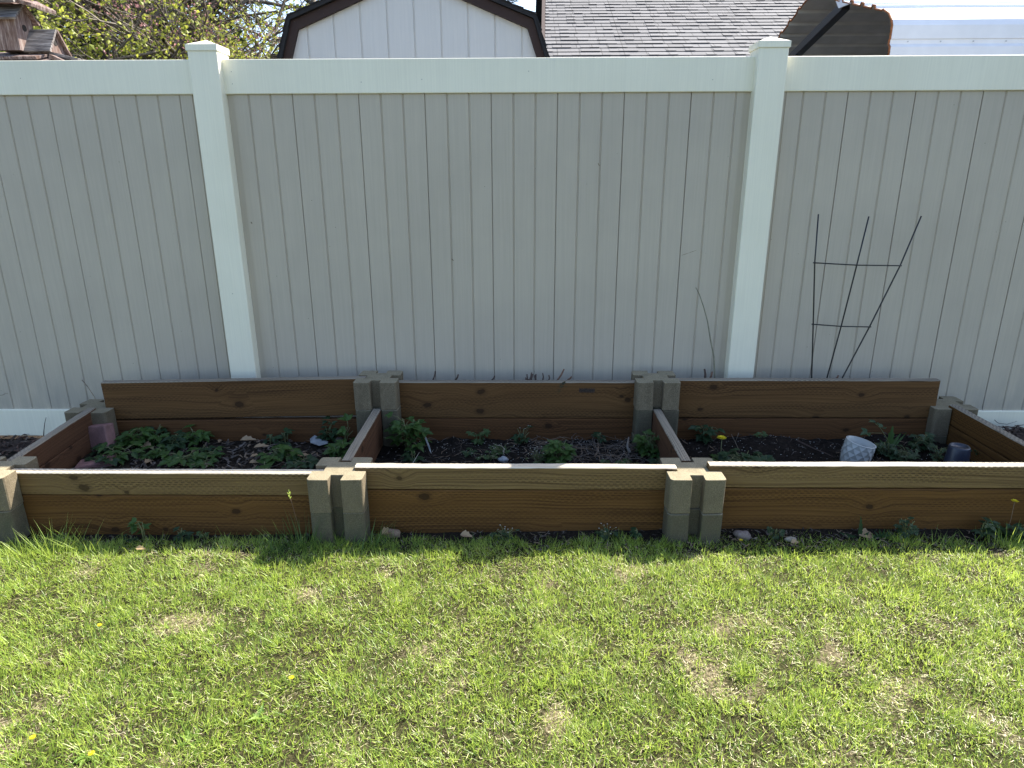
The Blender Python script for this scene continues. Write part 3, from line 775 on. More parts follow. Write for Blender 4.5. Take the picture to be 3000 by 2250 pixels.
# sprig over the pot and broad blade plant
x, y, z = P(2605, 1345)
root = empty('arching_sprig', (x, y, z), label='arching thin stem with leaves hanging over the white pot rim', cat='plant')
tp = px_pt(2565, 1240, y-.03)-Vector((x, y, z)); t2 = px_pt(2540, 1268, y-.05)-Vector((x, y, z))
sb = MB(); mb = MB(); rr = random.Random(8)
sb.tube([(0, 0, 0), (-.02, 0, tp.z*.5), (tp.x*.7, tp.y*.7, tp.z*.85), tp], [.0022, .0018, .0014, .001], 5); sb.tube([(tp.x*.6, tp.y*.6, tp.z*.72), t2], .001, 4)
for q in (tp, tp*.9+Vector((.02, -.01, 0)), t2): compound(mb, sb, q*.97, q, .034, rr, 3, .7)
sb.build('stems', STEM, root, smooth=True); mb.build('leaves', LEAF_B, root)
x, y, z = P(2600, 1320)
root = empty('broadleaf_weed', (x, y, z), label='upright broad-bladed weed beside the white pot', cat='plant'); mb = MB()
leaf(mb, (0, 0, 0), (.12, .1, 1), (0, -1, .2), .115, .017, 4, .2, .05, .8); leaf(mb, (0, 0, 0), (.5, .1, .7), (0, -.7, .6), .10, .008, 4, .2, .2, .6)
leaf(mb, (.01, 0, 0), (.75, .1, .9), (0, -.7, .6), .11, .005, 4, .2, .15, .6); leaf(mb, (0, 0, 0), (-.4, -.1, .7), (0, -.7, .6), .06, .008, 4, .2, .4, .4)
mb.build('leaves', LEAF_A, root)

def dandelion(x, y, z, h, label, R=.021, leaves=True, tilt=0, seed=3, name='dandelion'):
    q_ = min(1, R/.02)
    root = empty(name, (x, y, z), label=label, cat='flower', group='yellow dandelions'); rr = random.Random(seed)
    sb = MB(); sb.tube([(0, 0, -.01), (.002, 0, h*.5), (0, 0, h)], [.002*q_, .0018*q_, .0016*q_], 6); sb.tube([(0, 0, h-.010*q_), (0, 0, h)], [.003*q_, .006*q_], 8); sb.build('stem', STEM_B if R < .015 else STEM, root, smooth=True)
    fb = MB()
    for ring, (n, rl, el) in enumerate([(20, R, .12), (16, R*.8, .35), (12, R*.5, .75)]):
        for i in range(n):
            a = 2*math.pi*(i+rr.random()*.4)/n; d = Vector((math.cos(a), math.sin(a), el)).normalized(); s = Vector((-math.sin(a), math.cos(a), 0))*R*.085
            q = Vector((0, 0, h+.0005*ring)); e = q+d*rl*rr.uniform(.9, 1.1)
            fb.add([q-s*.5, q+s*.5, e+s, e-s], [(0, 1, 2, 3)], 0, rr.random())
    fb.build('petals', YEL, root)
    if leaves:
        mb = MB()
        for i in range(9):
            a = rr.uniform(0, 6.28); leaf(mb, (0, 0, 0), (math.cos(a), math.sin(a), rr.uniform(.25, .9)), (0, 0, 1), rr.uniform(.05, .085), .014, 5, .2, .5, rr.random(), True)
        mb.build('leaves', LEAF_A, root)
x, y, z = P(2108, 1350)
dandelion(x, y, z, px_pt(2108, 1283, y).z-z, 'yellow dandelion in bloom among leaves in the right bed', .020)
pp = px_pt(2973, 1468, 2.16); pp = px_pt(2973, 1468, 2.2); dandelion(pp.x, 2.20, .05, pp.z-.05, 'small yellow dandelion in front of the right front board', .012, True, seed=9)

# scraps
def scrap(pts, y0, label, mat, name='plastic_scrap', cat='plastic scrap', th=.0015):
    mb = MB(); n = len(pts); P3 = [Vector(p) for p in pts]
    nrm = (P3[1]-P3[0]).cross(P3[2]-P3[0]).normalized()*th
    vs = [p-nrm for p in P3]+[p+nrm for p in P3]
    mb.add(vs, [tuple(range(n-1, -1, -1)), tuple(range(n, 2*n))]+[(i, (i+1) % n, n+(i+1) % n, n+i) for i in range(n)])
    return tag(mb.build(name, mat), label, cat)
PW_ = m_plain('white_plastic', (.27, .29, .30), .45, nscale=50, var=.15, bump=.3)
q = [P(911, 1308), P(915, 1296), P(925, 1290), P(962, 1304), P(960, 1310), P(935, 1316)]
scrap([(x, y, z+.018+.01*(i in (1, 2))) for i, (x, y, z) in enumerate(q)], 0, 'torn grey-white plastic scrap lying on the litter in the left bed', PW_)
x, y, z = P(1473, 1352)
rock(x, y, z+.008, .021, 'rounded pale scrap among twigs behind the middle front board', PW_, 21, (1.1, .8, .75), 'plastic scrap', 'plastic_scrap')
x, y, z = P(1262, 1335)
scrap([(x-.035, y+.05, z+.075), (x-.028, y+.05, z+.078), (x-.002, y, z+.04), (x+.004, y-.005, z+.012), (x-.004, y-.002, z+.025)], 0, 'white curved plant label stuck in the bushy plant', m_plain('label_plastic', (.55, .57, .55), .5), 'plant_label', 'plant label')
# dry fallen leaves, each its own object
def dryleaf(px, py, label, L=.05, W=.018, rz=0, mat=DRY, up=.015, z0=None, y0=None, tint=.5, curl=.6):
    if z0 is None: x, y, z = P(px, py)
    else:
        v = px_pt(px, py, y0); x, y, z = v.x, y0, z0
    mb = MB(); leaf(mb, (-L/2*math.cos(rz), -L/2*math.sin(rz), up), (math.cos(rz), math.sin(rz), .15), (0, -.4, 1), L, W, 4, curl, .3, tint)
    o = mb.build('dry_leaf', mat, loc=(x, y, z+.002)); return tag(o, label, 'dead leaf', 'fallen dry leaves')
dryleaf(432, 1318, 'large curled tan leaf under the leafy clumps of the left bed', .065, .022, -.5, tint=.6)
dryleaf(440, 1360, 'folded tan leaf standing behind the left front board', .05, .018, 1.2, up=.01, tint=.6)
dryleaf(728, 1298, 'long pale curled leaf at the left back board', .07, .018, .2, tint=1)
dryleaf(768, 1318, 'grey twisted leaf in the litter', .07, .014, .4, tint=.9)
dryleaf(750, 1345, 'pale narrow leaf on edge in the litter', .06, .010, 1.0, tint=1)
dryleaf(648, 1302, 'upright pinkish dry leaf left of the litter', .035, .012, 1.5, tint=.7)
dryleaf(745, 1365, 'small tan leaf near the left front board', .04, .012, .1, tint=.9)
dryleaf(890, 1345, 'greenish fallen leaf crossing the litter', .07, .012, .5, tint=.8)
dryleaf(1365, 1555, 'tan curled leaf at the foot of the middle front board', .045, .016, -.3, z0=.035, y0=2.18, tint=.9)
dryleaf(1135, 1548, 'crumpled brown leaf right of the left middle block', .05, .02, .6, z0=.04, y0=2.19, tint=.4)
dryleaf(2540, 1555, 'grey lobed leaf under the weeds at the right front board', .06, .028, .2, z0=.04, y0=2.19, tint=.5, curl=.3)
dryleaf(2335, 1555, 'sunlit pale leaf at the lawn edge', .035, .012, .2, z0=.035, y0=2.14, tint=1)
dryleaf(410, 1600, 'orange-tan leaf in the grass edge on the left', .035, .010, 0, z0=.03, y0=2.09, tint=.8)

stick([px_pt(240, 1113, 3.12), px_pt(256, 1132, 3.12), px_pt(277, 1163, 3.11), px_pt(285, 1185, 3.10)], .0022, 'thin dark twig leaning above the left back corner block', TWIG)
stick([px_pt(0, 1158, 3.17), px_pt(10, 1157, 3.16), px_pt(15, 1152, 3.16), px_pt(24, 1152, 3.17)], .0014, 'thin dark vine tendril on the far left fence boards', TWIG)
stick([px_pt(128, 1276, 3.18), px_pt(129, 1258, 3.185), px_pt(131, 1240, 3.185), px_pt(135, 1223, 3.19)], .0024, 'dark crooked twig standing against the left bottom rail', CUTD)
stick([px_pt(2913, 1230, 3.12), px_pt(2925, 1240, 3.11), px_pt(2950, 1243, 3.10), px_pt(2980, 1234, 3.11)], .0016, 'wiry dark root curling over the mulch pile', CUTD)
x, y, z = P(1845, 1345)
stick([(x, y, z+.03), (x-.01, y+.02, z+.05), (x+.004, y+.08, z+.07)], .008, 'thick grey broken stick in the middle bed', m_plain('stick_grey', (.17, .15, .13), .8, var=.3), 'dry_stick', 'stick')
x, y, z = P(1475, 1338)
stick([(x, y, z+.01), (x+.003, y+.02, z+.03), (x-.008, y+.04, z+.035), (x-.03, y+.06, z+.03), (x-.05, y+.085, z+.03)], .0022, 'curved pale stem rising from the white scrap', m_plain('pale_stem', (.32, .26, .20), .8), 'dry_cane', 'cane')
x, y, z = P(2150, 1325)
stick([(x+.02, y-.01, z+.01), (x+.005, y+.01, z+.045), (x-.01, y+.03, z+.075)], .0018, 'thin forked twig behind the yellow dandelion', TWIG, extra=[[(x+.005, y+.01, z+.045), (x+.02, y+.02, z+.085)]])
x, y, z = P(2380, 1325)
stick([(x-.05, y+.05, z+.035), (x, y, z+.02), (x+.05, y-.05, z+.01), (x+.06, y-.08, z+.01)], .0028, 'dark stick lying on soil left of the white pot', CUTD, 'dry_stick', 'stick')
x, y, z = P(1225, 1370)
stick([(x-.03, y-.01, z+.01), (x, y+.05, z+.05)], .0014, 'short pale straw leaning below the bushy plant', m_plain('straw_pale', (.5, .46, .38), .8), 'straw_stem', 'stem')

# weeds along the foot of the front boards
GW = 'weeds at the foot of the front boards'
def FW(px, py, label, **k):
    v = px_pt(px, py, k.pop('y', 2.185)); leafy(v.x, v.y, GZ(v.x), label, group=GW, **k)
FW(420, 1550, 'leafy weed climbing the left front board', r=.035, h=.095, n=7, L=.026, seed=61, tint=.8)
FW(525, 1555, 'low leafy weed right of the climbing weed', r=.055, h=.055, n=12, L=.02, seed=62, mat=LEAF_B)
FW(385, 1560, 'dim round-leaved weed at the foot of the left front board', r=.04, h=.03, n=9, L=.016, seed=63, mat=LEAF_B)
FW(600, 1560, 'ferny small weed toward the middle of the left front board', r=.03, h=.045, n=10, L=.012, seed=64, mat=LEAF_S, k=5)
FW(1870, 1548, 'little three-leaf sprout left of the right middle block', r=.02, h=.035, n=4, L=.022, seed=65, mat=LEAF_B)
FW(1780, 1560, 'flat feathery weed at the foot of the middle front board', r=.05, h=.03, n=16, L=.012, seed=66, mat=LEAF_B, k=5, flowers=8)
FW(1480, 1560, 'sparse feathery weed under the middle front board', r=.05, h=.035, n=12, L=.012, seed=67, mat=LEAF_B, k=5, flowers=8)
FW(2270, 1545, 'small dim weeds beside the upright pale stone', r=.05, h=.04, n=12, L=.013, seed=68, mat=LEAF_B, k=5)
FW(2655, 1545, 'bushy feathery weed against the right front board', r=.06, h=.085, n=20, L=.018, seed=69, mat=LEAF_B, k=5)
FW(2880, 1535, 'dark leafy weed near the right end of the right front board', r=.05, h=.08, n=9, L=.03, seed=70, mat=LEAF_B)
FW(2985, 1540, 'leafy weed at the far right edge below the dandelion', r=.05, h=.06, n=10, L=.026, seed=71, mat=LEAF_B)
v = px_pt(2525, 1535, 2.19)
root = empty('spiny_weed', (v.x, v.y, .03), label='prickly weed with radiating toothed leaves at the right front board', cat='plant'); mb = MB(); rr = random.Random(4)
for a, el, L in [(95, 1.2, .10), (150, .8, .085), (35, .6, .06), (190, .35, .06), (-10, .35, .05), (120, .4, .05), (70, .5, .05)]:
    leaf(mb, (0, 0, 0), (math.cos(math.radians(a)), -.15, math.sin(math.radians(a))*el+.05), (0, -1, .3), L, .009, 7, .15, .15, .4)
mb.build('leaves', LEAF_B, root)
v = px_pt(2585, 1545, 2.18)
root = empty('palmate_weed', (v.x, v.y, .03), label='weed with narrow finger-like leaves at the right front board', cat='plant'); mb = MB()
for a in range(-80, 90, 22): leaf(mb, (0, 0, .015), (math.sin(math.radians(a)), -.3, math.cos(math.radians(a))*.8+.1), (0, -1, .3), .045, .0045, 4, .1, .25, .6)
mb.build('leaves', LEAF_B, root)
v = px_pt(851, 1510, 2.12); tpz = px_pt(846, 1438, 2.12)
root = empty('seed_stalk', (v.x, v.y, .02), label='single sunlit yellow-green seed stalk left of the front block', cat='plant')
sb = MB(); sb.tube([(.012, .05, 0), (.010, .045, .06), (tpz.x-v.x, 0, tpz.z-.03)], [.0008, .0007, .0006], 4); sb.build('stem', STEM_B, root, smooth=True)
mb = MB()
for a in range(7):
    z = tpz.z-.05+a*.004; leaf(mb, (tpz.x-v.x, 0, z), (math.cos(a*2.4), math.sin(a*2.4), 1.3), (0, -1, .2), .012, .002, 3, .1, .1, 1)
mb.build('seed_head', GRASS, root)

# ------------------------------------------------------------------ scattered litter (uncountable)
rs = np.random.RandomState(3)
def strips(name, n, area, lrange, w, mats, zf_, label, lift=.012, thick=.5, flat=.25):
    mb = MB()
    for i in range(n):
        x = rs.uniform(area[0], area[1]); y = rs.uniform(area[2], area[3]); z = zf_(x, y)+rs.uniform(.0, lift)
        L = rs.uniform(*lrange); a = rs.uniform(0, 6.283); tl = rs.normal(0, flat)
        d = Vector((math.cos(a), math.sin(a), tl)).normalized(); s = Vector((-math.sin(a), math.cos(a), rs.normal(0, .3))).normalized()*w*rs.uniform(.5, 1.2)
        u = d.cross(s).normalized()*w*thick*.5
        b = Vector((x, y, z)); bend = Vector((rs.normal(0, .12)*L, rs.normal(0, .12)*L, rs.normal(.05, .08)*L))
        A, B, C = b-d*L/2, b+bend, b+d*L/2
        vs = [A-s*.5, A+s*.5, B+s*.6+u, B-s*.6+u, B+s*.6-u, B-s*.6-u, C+s*.3, C-s*.3]
        mb.add(vs, [(0, 1, 2, 3), (1, 0, 5, 4), (3, 2, 6, 7), (4, 5, 7, 6), (1, 4, 2), (0, 3, 5), (2, 4, 6), (3, 7, 5)], rs.randint(len(mats)), rs.uniform(0, 1))
    return tag(mb.build(name, mats), label, 'litter', kind='stuff')
BK1 = m_plain('bark_dark', (.050, .030, .022), .9, nscale=80, var=.4); BK2 = m_plain('bark_red', (.10, .052, .036), .9, nscale=80, var=.4); BK3 = m_plain('bark_grey', (.14, .10, .075), .9, nscale=80, var=.4)
LT1 = m_plain('litter_tan', (.17, .12, .08), .9, nscale=60, var=.4); LT2 = m_plain('litter_grey', (.12, .10, .085), .9, nscale=60, var=.4); LT3 = m_plain('litter_dark', (.045, .035, .028), .9, nscale=60, var=.4)
strips('leaf_litter', 1700, (-1.93, -.71, 2.30, 2.97), (.012, .05), .007, [LT1, LT2, LT3, LT3], lambda x, y: soil_h(x, y, 0), 'brown leaf and bark litter covering the left bed', .014, .3)
strips('twig_litter', 520, (-.60, .57, 2.30, 2.97), (.015, .07), .0022, [LT2, LT3, LT1], lambda x, y: soil_h(x, y, 1), 'thin twigs and stems scattered on the middle bed soil', .014, .8)
strips('straw_litter', 200, (.05, .56, 2.70, 2.97), (.05, .16), .0022, [LT2, LT1, LT2], lambda x, y: soil_h(x, y, 1)+.006, 'pale dead grass stems matted at the back of the middle bed', .02, .8, .06)
strips('soil_litter', 380, (.69, 1.93, 2.30, 2.97), (.01, .05), .0022, [LT2, LT3, LT3, LT1], lambda x, y: soil_h(x, y, 2), 'fine twigs scattered on the right bed soil', .012, .8)
def mz(x, y):
    z = .0
    if x > 1.9: z = .115*math.exp(-(((x-2.42)/.26)**2+((y-3.02)/.22)**2))
    return z+.012*noise.noise(Vector((x*8, y*8, 1)))
for (x0, x1, nm, nn) in [(-3.4, -2.0, 'dark bark mulch left of the beds', 2600), (2.06, 3.4, 'bark mulch heaped right of the beds', 2600)]:
    mb = MB(); nx, ny = 50, 30
    for j in range(ny):
        for i in range(nx):
            x = x0+(x1-x0)*i/(nx-1); y = 2.25+.93*j/(ny-1); mb.v.append((x, y, mz(x, y)+.006)); mb.a.append(0)
    for j in range(ny-1):
        for i in range(nx-1):
            a = j*nx+i; mb.f.append([a, a+1, a+nx+1, a+nx]); mb.m.append(0)
    tag(mb.build('mulch_bed', BK1, smooth=True), 'ground of '+nm, kind='structure')
    strips('bark_mulch', nn, (x0, x1, 2.25, 3.2), (.02, .07), .009, [BK1, BK2, BK1, BK3], lambda x, y: mz(x, y)+.006, nm, .018, .4, .3)
strips('path_debris', 900, (-2.3, 2.3, 2.10, 2.235), (.008, .03), .003, [LT2, LT3, LT1], lambda x, y: GZ(x), 'crumbs and twigs along the foot of the front boards', .008, .6)
# perlite specks
mb = MB()
for i in range(900):
    b = 1 if rs.rand() < .62 else 2
    x = rs.uniform(-.6, .57) if b == 1 else rs.uniform(.7, 1.9); y = rs.uniform(2.3, 2.97); z = soil_h(x, y, b)+.003; r = rs.uniform(.0008, .0022)
    mb.add([(x+r, y, z), (x, y+r, z), (x-r, y, z), (x, y-r, z), (x, y, z+r), (x, y, z-r)], [(0, 1, 4), (1, 2, 4), (2, 3, 4), (3, 0, 4), (1, 0, 5), (2, 1, 5), (3, 2, 5), (0, 3, 5)])
tag(mb.build('perlite', m_plain('perlite_white', (.55, .55, .52), .9)), 'white perlite specks in the potting soil', 'perlite', kind='stuff')

# ------------------------------------------------------------------ grass
def vnoise(x, y, s, seed):
    xs = x*s+seed*17.3; ys = y*s+seed*5.1
    xi = np.floor(xs).astype(int); yi = np.floor(ys).astype(int); fx = xs-xi; fy = ys-yi
    fx = fx*fx*(3-2*fx); fy = fy*fy*(3-2*fy)
    def h(a, b):
        v = np.sin(a*127.1+b*311.7+seed*74.7)*43758.5453; return v-np.floor(v)
    return (h(xi, yi)*(1-fx)+h(xi+1, yi)*fx)*(1-fy)+(h(xi, yi+1)*(1-fx)+h(xi+1, yi+1)*fx)*fy
def fbm(x, y, s, seed): return .5*vnoise(x, y, s, seed)+.3*vnoise(x, y, s*2.1, seed+1)+.2*vnoise(x, y, s*4.3, seed+2)
ghv = np.vectorize(gh)
def blades(x, y, z, h, w, lean, az, curve, tint, segs=3):
    n = len(x); rows = []
    ca, sa = np.cos(az), np.sin(az)
    face = az+np.pi/2+rs.normal(0, .6, n); px_, py_ = np.cos(face), np.sin(face)
    for k in range(segs+1):
        t = k/segs
        ang = lean+curve*t
        # integrate the bend roughly
        off = h*t*np.sin(lean+curve*t*.5); up = h*t*np.cos(lean+curve*t*.5)
        cx = x+ca*off; cy = y+sa*off; cz = z+np.maximum(up, .002)
        ww = w*(1-t**1.6)*.5
        if k < segs:
            rows.append(np.stack([cx-px_*ww, cy-py_*ww, cz], 1)); rows.append(np.stack([cx+px_*ww, cy+py_*ww, cz], 1))
        else: rows.append(np.stack([cx, cy, cz], 1))
    V = np.stack(rows, 1)
    nv = 2*segs+1
    base = (np.arange(n)*nv)[:, None]
    quads = np.concatenate([base+np.array([[2*k, 2*k+1, 2*k+3, 2*k+2]]) for k in range(segs-1)], 0)
    tris = base+np.array([[2*segs-2, 2*segs-1, 2*segs]])
    return V.reshape(-1, 3), quads, tris, np.repeat(tint, nv)
def grass_obj(name, sets, mats, label, kind='stuff', cat=None, loc=None, group=None):
    Vs, Q, T, A, MQ, MT = [], [], [], [], [], []; off = 0
    for (V, q, t, a, mi) in sets:
        Vs.append(V); Q.append(q+off); T.append(t+off); A.append(a); MQ.append(np.full(len(q), mi)); MT.append(np.full(len(t), mi)); off += len(V)
    V = np.concatenate(Vs); Q = np.concatenate(Q); T = np.concatenate(T); A = np.concatenate(A)
    if loc is not None: V = V-np.array(loc)
    me = bpy.data.meshes.new(name); me.vertices.add(len(V)); me.vertices.foreach_set('co', V.ravel().astype(np.float32))
    li = np.concatenate([Q.ravel(), T.ravel()]); me.loops.add(len(li)); me.loops.foreach_set('vertex_index', li.astype(np.int32))
    ls = np.concatenate([np.arange(len(Q))*4, len(Q)*4+np.arange(len(T))*3]); me.polygons.add(len(ls))
    me.polygons.foreach_set('loop_start', ls.astype(np.int32))
    me.polygons.foreach_set('material_index', np.concatenate(MQ+MT).astype(np.int32))
    for m in mats: me.materials.append(m)
    me.update(calc_edges=True)
    at = me.attributes.new('tint', 'FLOAT', 'POINT'); at.data.foreach_set('value', A.astype(np.float32))
    o = bpy.data.objects.new(name, me); COL.objects.link(o)
    if loc is not None: o.location = loc
    return tag(o, label, cat, group, kind)
def lawn():
    N = 680000
    x = rs.uniform(-3.3, 3.3, N); y = rs.uniform(.75, 2.26, N)
    inview = np.abs(x) < (.25+y*.86)
    edge = 2.19+.004*x+.045*(fbm(x, y*0, 5., 3)-.5)*2+.03*(vnoise(x, y*0, 16., 8)-.5)*2-.03*(x < -.9)*0
    patch = fbm(x, y, 2.6, 11); fine = fbm(x, y, 11., 21); worn = fbm(x, y, 7.6, 31)
    dens = np.clip(.62+1.1*(fine-.32), .22, 1)
    bare = (worn > .66); dens = np.where(bare, dens*.6, dens)
    holes = fbm(x, y, 9., 51) > .745; dens = np.where(holes, dens*.12, dens)
    keep = (rs.rand(N) < dens) & (y < edge) & (inview | (rs.rand(N) < .3)) & (y > .9+rs.rand(N)*.25)
    x, y, patch, fine, worn, bare = [a[keep] for a in (x, y, patch, fine, worn, bare)]
    n = len(x); z = ghv(x, y)+.012*(fbm(x, y, 8., 61)-.5)
    dry = rs.rand(n) < np.clip(.09+1.3*(worn-.50), .05, .45)
    h = rs.gamma(6, .0033, n)*(.55+.85*fine); h = np.clip(h, .008, .05)
    h = np.where(bare, h*.7, h)
    w = rs.uniform(.0013, .0027, n)
    az = 2*np.pi*vnoise(x, y, 5.5, 41)*1.6+rs.normal(0, 1.3, n)
    # gather part of the blades into tufts that splay outwards
    K = 5200; tx = rs.uniform(-3.3, 3.3, K); ty = rs.uniform(.85, 2.16, K); ti = rs.randint(0, K, n); inT = rs.rand(n) < .42
    sp = rs.uniform(.006, .02, K)[ti]; ox, oy = rs.normal(0, 1, n)*sp, rs.normal(0, 1, n)*sp
    keep2 = ~inT | ((fbm(tx, ty, 7.6, 31)[ti] < .72))
    x = np.where(inT, tx[ti]+ox, x); y = np.where(inT, ty[ti]+oy, y); az = np.where(inT, np.arctan2(oy, ox)+rs.normal(0, .5, n), az)
    tuft_h = rs.uniform(.8, 1.45, K)[ti]; tuft_c = rs.normal(0, .16, K)[ti]
    z = ghv(x, y)+.010*(fbm(x, y, 8., 61)-.5); h = np.where(inT, h*tuft_h, h)
    lean = np.abs(rs.normal(.5, .38, n)); lean = np.where(dry, lean+.55, lean); lean = np.clip(lean, 0, 1.45)
    curve = rs.uniform(.0, .75, n); curve = np.minimum(curve, 1.62-lean*.9)
    tint = np.clip(rs.rand(n)**1.3*1.05+.6*(fine-.45)+.5*(worn-.5)+np.where(inT, tuft_c, 0), 0, 1)
    G_ = ~dry
    a = blades(x[G_], y[G_], z[G_], h[G_], w[G_], lean[G_], az[G_], curve[G_], tint[G_])
    b = blades(x[dry], y[dry], z[dry], h[dry]*.7, w[dry]*.7, lean[dry], az[dry], curve[dry]*.4, rs.rand(dry.sum()))
    grass_obj('lawn_grass', [(*a, 0), (*b, 1)], [GRASS, STRAW], 'sunlit mown lawn grass with yellowish worn patches', cat='grass')
    # thatch lying on the soil
    M = 12000; x = rs.uniform(-3, 3, M); y = rs.uniform(.9, 2.12, M)
    k = (np.abs(x) < .25+y*.86) & (fbm(x, y, 9., 51) <= .745); x, y = x[k], y[k]; n = len(x)
    c = blades(x, y, ghv(x, y)+rs.uniform(0, .006, n), rs.uniform(.008, .024, n), rs.uniform(.001, .002, n), rs.uniform(1.25, 1.5, n), rs.uniform(0, 6.28, n), rs.uniform(-.1, .15, n), rs.rand(n), 2)
    grass_obj('lawn_thatch', [(*c, 0)], [STRAW], 'dead straw-coloured thatch lying between the grass blades', cat='thatch')
lawn()
gm = bpy.data.objects['ground'].data; co_ = np.empty(len(gm.vertices)*3); gm.vertices.foreach_get('co', co_); co_ = co_.reshape(-1, 3)
wat = gm.attributes.new('worn', 'FLOAT', 'POINT'); wat.data.foreach_set('value', np.where(np.abs(co_[:, 0]) < 5, fbm(co_[:, 0], co_[:, 1], 7.6, 31), .5).astype(np.float32))
def tuft(px, py, y, n, h, r, label, seed, dry=.15, lean=.3, tint=.5, mat=None, dirx=None):
    global rs
    save = rs; rs = np.random.RandomState(seed)
    v = px_pt(px, py, y); cx = v.x
    x = cx+rs.normal(0, r*.5, n); yy = y+rs.normal(0, r*.25, n)
    az = np.arctan2(yy-y, x-cx)+rs.normal(0, .5, n)
    if dirx is not None: az = dirx+rs.normal(0, .6, n)
    hh = h*rs.uniform(.45, 1.1, n)
    z = ghv(x, np.full(n, min(y, 2.12)))-.004
    a = blades(x, yy, z, hh, rs.uniform(.0014, .0030, n), np.abs(rs.normal(lean, .15, n)), az, rs.uniform(0, .7, n), np.clip(rs.normal(tint, .2, n), 0, 1), 4)
    grass_obj('grass_tuft', [(*a, 0)], [mat or GRASS], label, kind='thing', cat='grass tuft', loc=(cx, y, 0), group='long grass tufts along the bed edge'); rs = save
LEAF_W = m_leaf('lawn_weed_green', (.06, .14, .02), (.22, .32, .06), .35, .5)
GD = m_leaf('grass_dark', (.05, .11, .02), (.13, .20, .05), .3, .45)
tuft(55, 1560, 2.07, 60, .10, .10, 'long grass tuft below the left corner block', 1, lean=.5)
tuft(140, 1560, 2.08, 95, .13, .075, 'tallest sunlit grass tuft at the left front board', 2, lean=.45)
tuft(245, 1565, 2.12, 40, .13, .05, 'spiky splayed grass tuft right of the tallest tuft', 3, lean=.7)
tuft(300, 1590, 2.07, 60, .07, .10, 'short grass tuft in front of the splayed tuft', 13, lean=.5)
tuft(880, 1560, 2.12, 150, .13, .11, 'dark feathery grass tuft left of the left middle block', 4, lean=.35, mat=GD)
tuft(790, 1570, 2.09, 70, .075, .06, 'small dark grass tuft left of the feathery tuft', 5, lean=.4, mat=GD)
tuft(1000, 1575, 2.11, 70, .07, .10, 'grass tuft in front of the left middle block', 6, lean=.6)
tuft(1085, 1560, 2.13, 70, .12, .07, 'dark leaning grass tuft right of the left middle block', 7, lean=.6, mat=GD, dirx=.6)
tuft(1590, 1570, 2.10, 75, .05, .055, 'short bright grass tuft before the middle front board', 8, lean=.4)
tuft(1450, 1572, 2.12, 50, .06, .14, 'shaded short grass tuft before the middle front board', 14, lean=.5, mat=GD)
tuft(2665, 1560, 2.12, 45, .06, .06, 'bright grass tuft before the right front board', 9, lean=.35)
tuft(2745, 1560, 2.13, 22, .09, .09, 'sparse long grass blades arching at the right front board', 10, lean=.65)
tuft(2850, 1560, 2.13, 30, .07, .10, 'tangled pale grass tuft near the right edge', 11, lean=.7)
tuft(2965, 1560, 2.13, 34, .10, .07, 'upright grass tuft below the small dandelion', 12, lean=.3)

# ------------------------------------------------------------------ beyond the fence
def prism_y(mb, prof, y0, y1, mi=0):   # profile in xz pushed along y
    n = len(prof); vs = [(x, y0, z) for x, z in prof]+[(x, y1, z) for x, z in prof]
    mb.add(vs, [tuple(range(n)), tuple(range(2*n-1, n-1, -1))]+[(i, n+i, n+(i+1) % n, (i+1) % n) for i in range(n)], mi)
# shed with gambrel roof
shed = empty('garden_shed', (0, 0, 0), label='white gambrel shed with dark brown trim peeking over the fence', cat='shed')
t = NT('shed_siding'); co = t.coord(); n_ = t.noise(t.mapping(co, (60, 60, 2)), 1, 4, .6); n2_ = t.noise(co, 3, 4)
c_ = t.mix(t.maprange(n_, .3, .7, 0, .5), (.66, .65, .62), (.57, .57, .55)); c_ = t.mix(t.maprange(n2_, .5, .8, 0, .3), c_, (.60, .58, .52))
SID = t.fin(c_, .7, t.bump(n_, .25, .003), .2)
t = NT('brown_trim'); co = t.coord(); n_ = t.noise(co, 40, 4, .7)
TRIM = t.fin(t.mix(t.maprange(n_, .66, .72), (.038, .020, .016), (.25, .19, .16)), .6, None, .3)
ASPH = m_speck('black_shingle', (.035, .035, .037), (.02, .02, .022), (.08, .08, .08), 200, .5)
cx = -1.075
def gam(w, e0, bw, bz, rz_): return [(cx-w, e0), (cx-bw, bz), (cx, rz_), (cx+bw, bz), (cx+w, e0)]
inner = gam(1.385, 1.95, 1.135, 2.665, 3.115); outer = gam(1.462, 1.95, 1.192, 2.742, 3.198); roofp = gam(1.53, 1.93, 1.235, 2.79, 3.27)
YS = 7.4
mb = MB()
gx = [cx-1.42]+[-2.127+.2668*i for i in range(9)]+[cx+1.42]
def topz(x):
    d = abs(x-cx)
    return 3.20-(d/1.19)*.45 if d < 1.19 else 2.75-(d-1.19)/.27*.8
pr = []
for i, x in enumerate(gx):
    if 0 < i < len(gx)-1: pr += [(x-.009, YS+.03), (x-.007, YS+.042), (x+.007, YS+.042), (x+.009, YS+.03)]
    else: pr += [(x, YS+.03)]
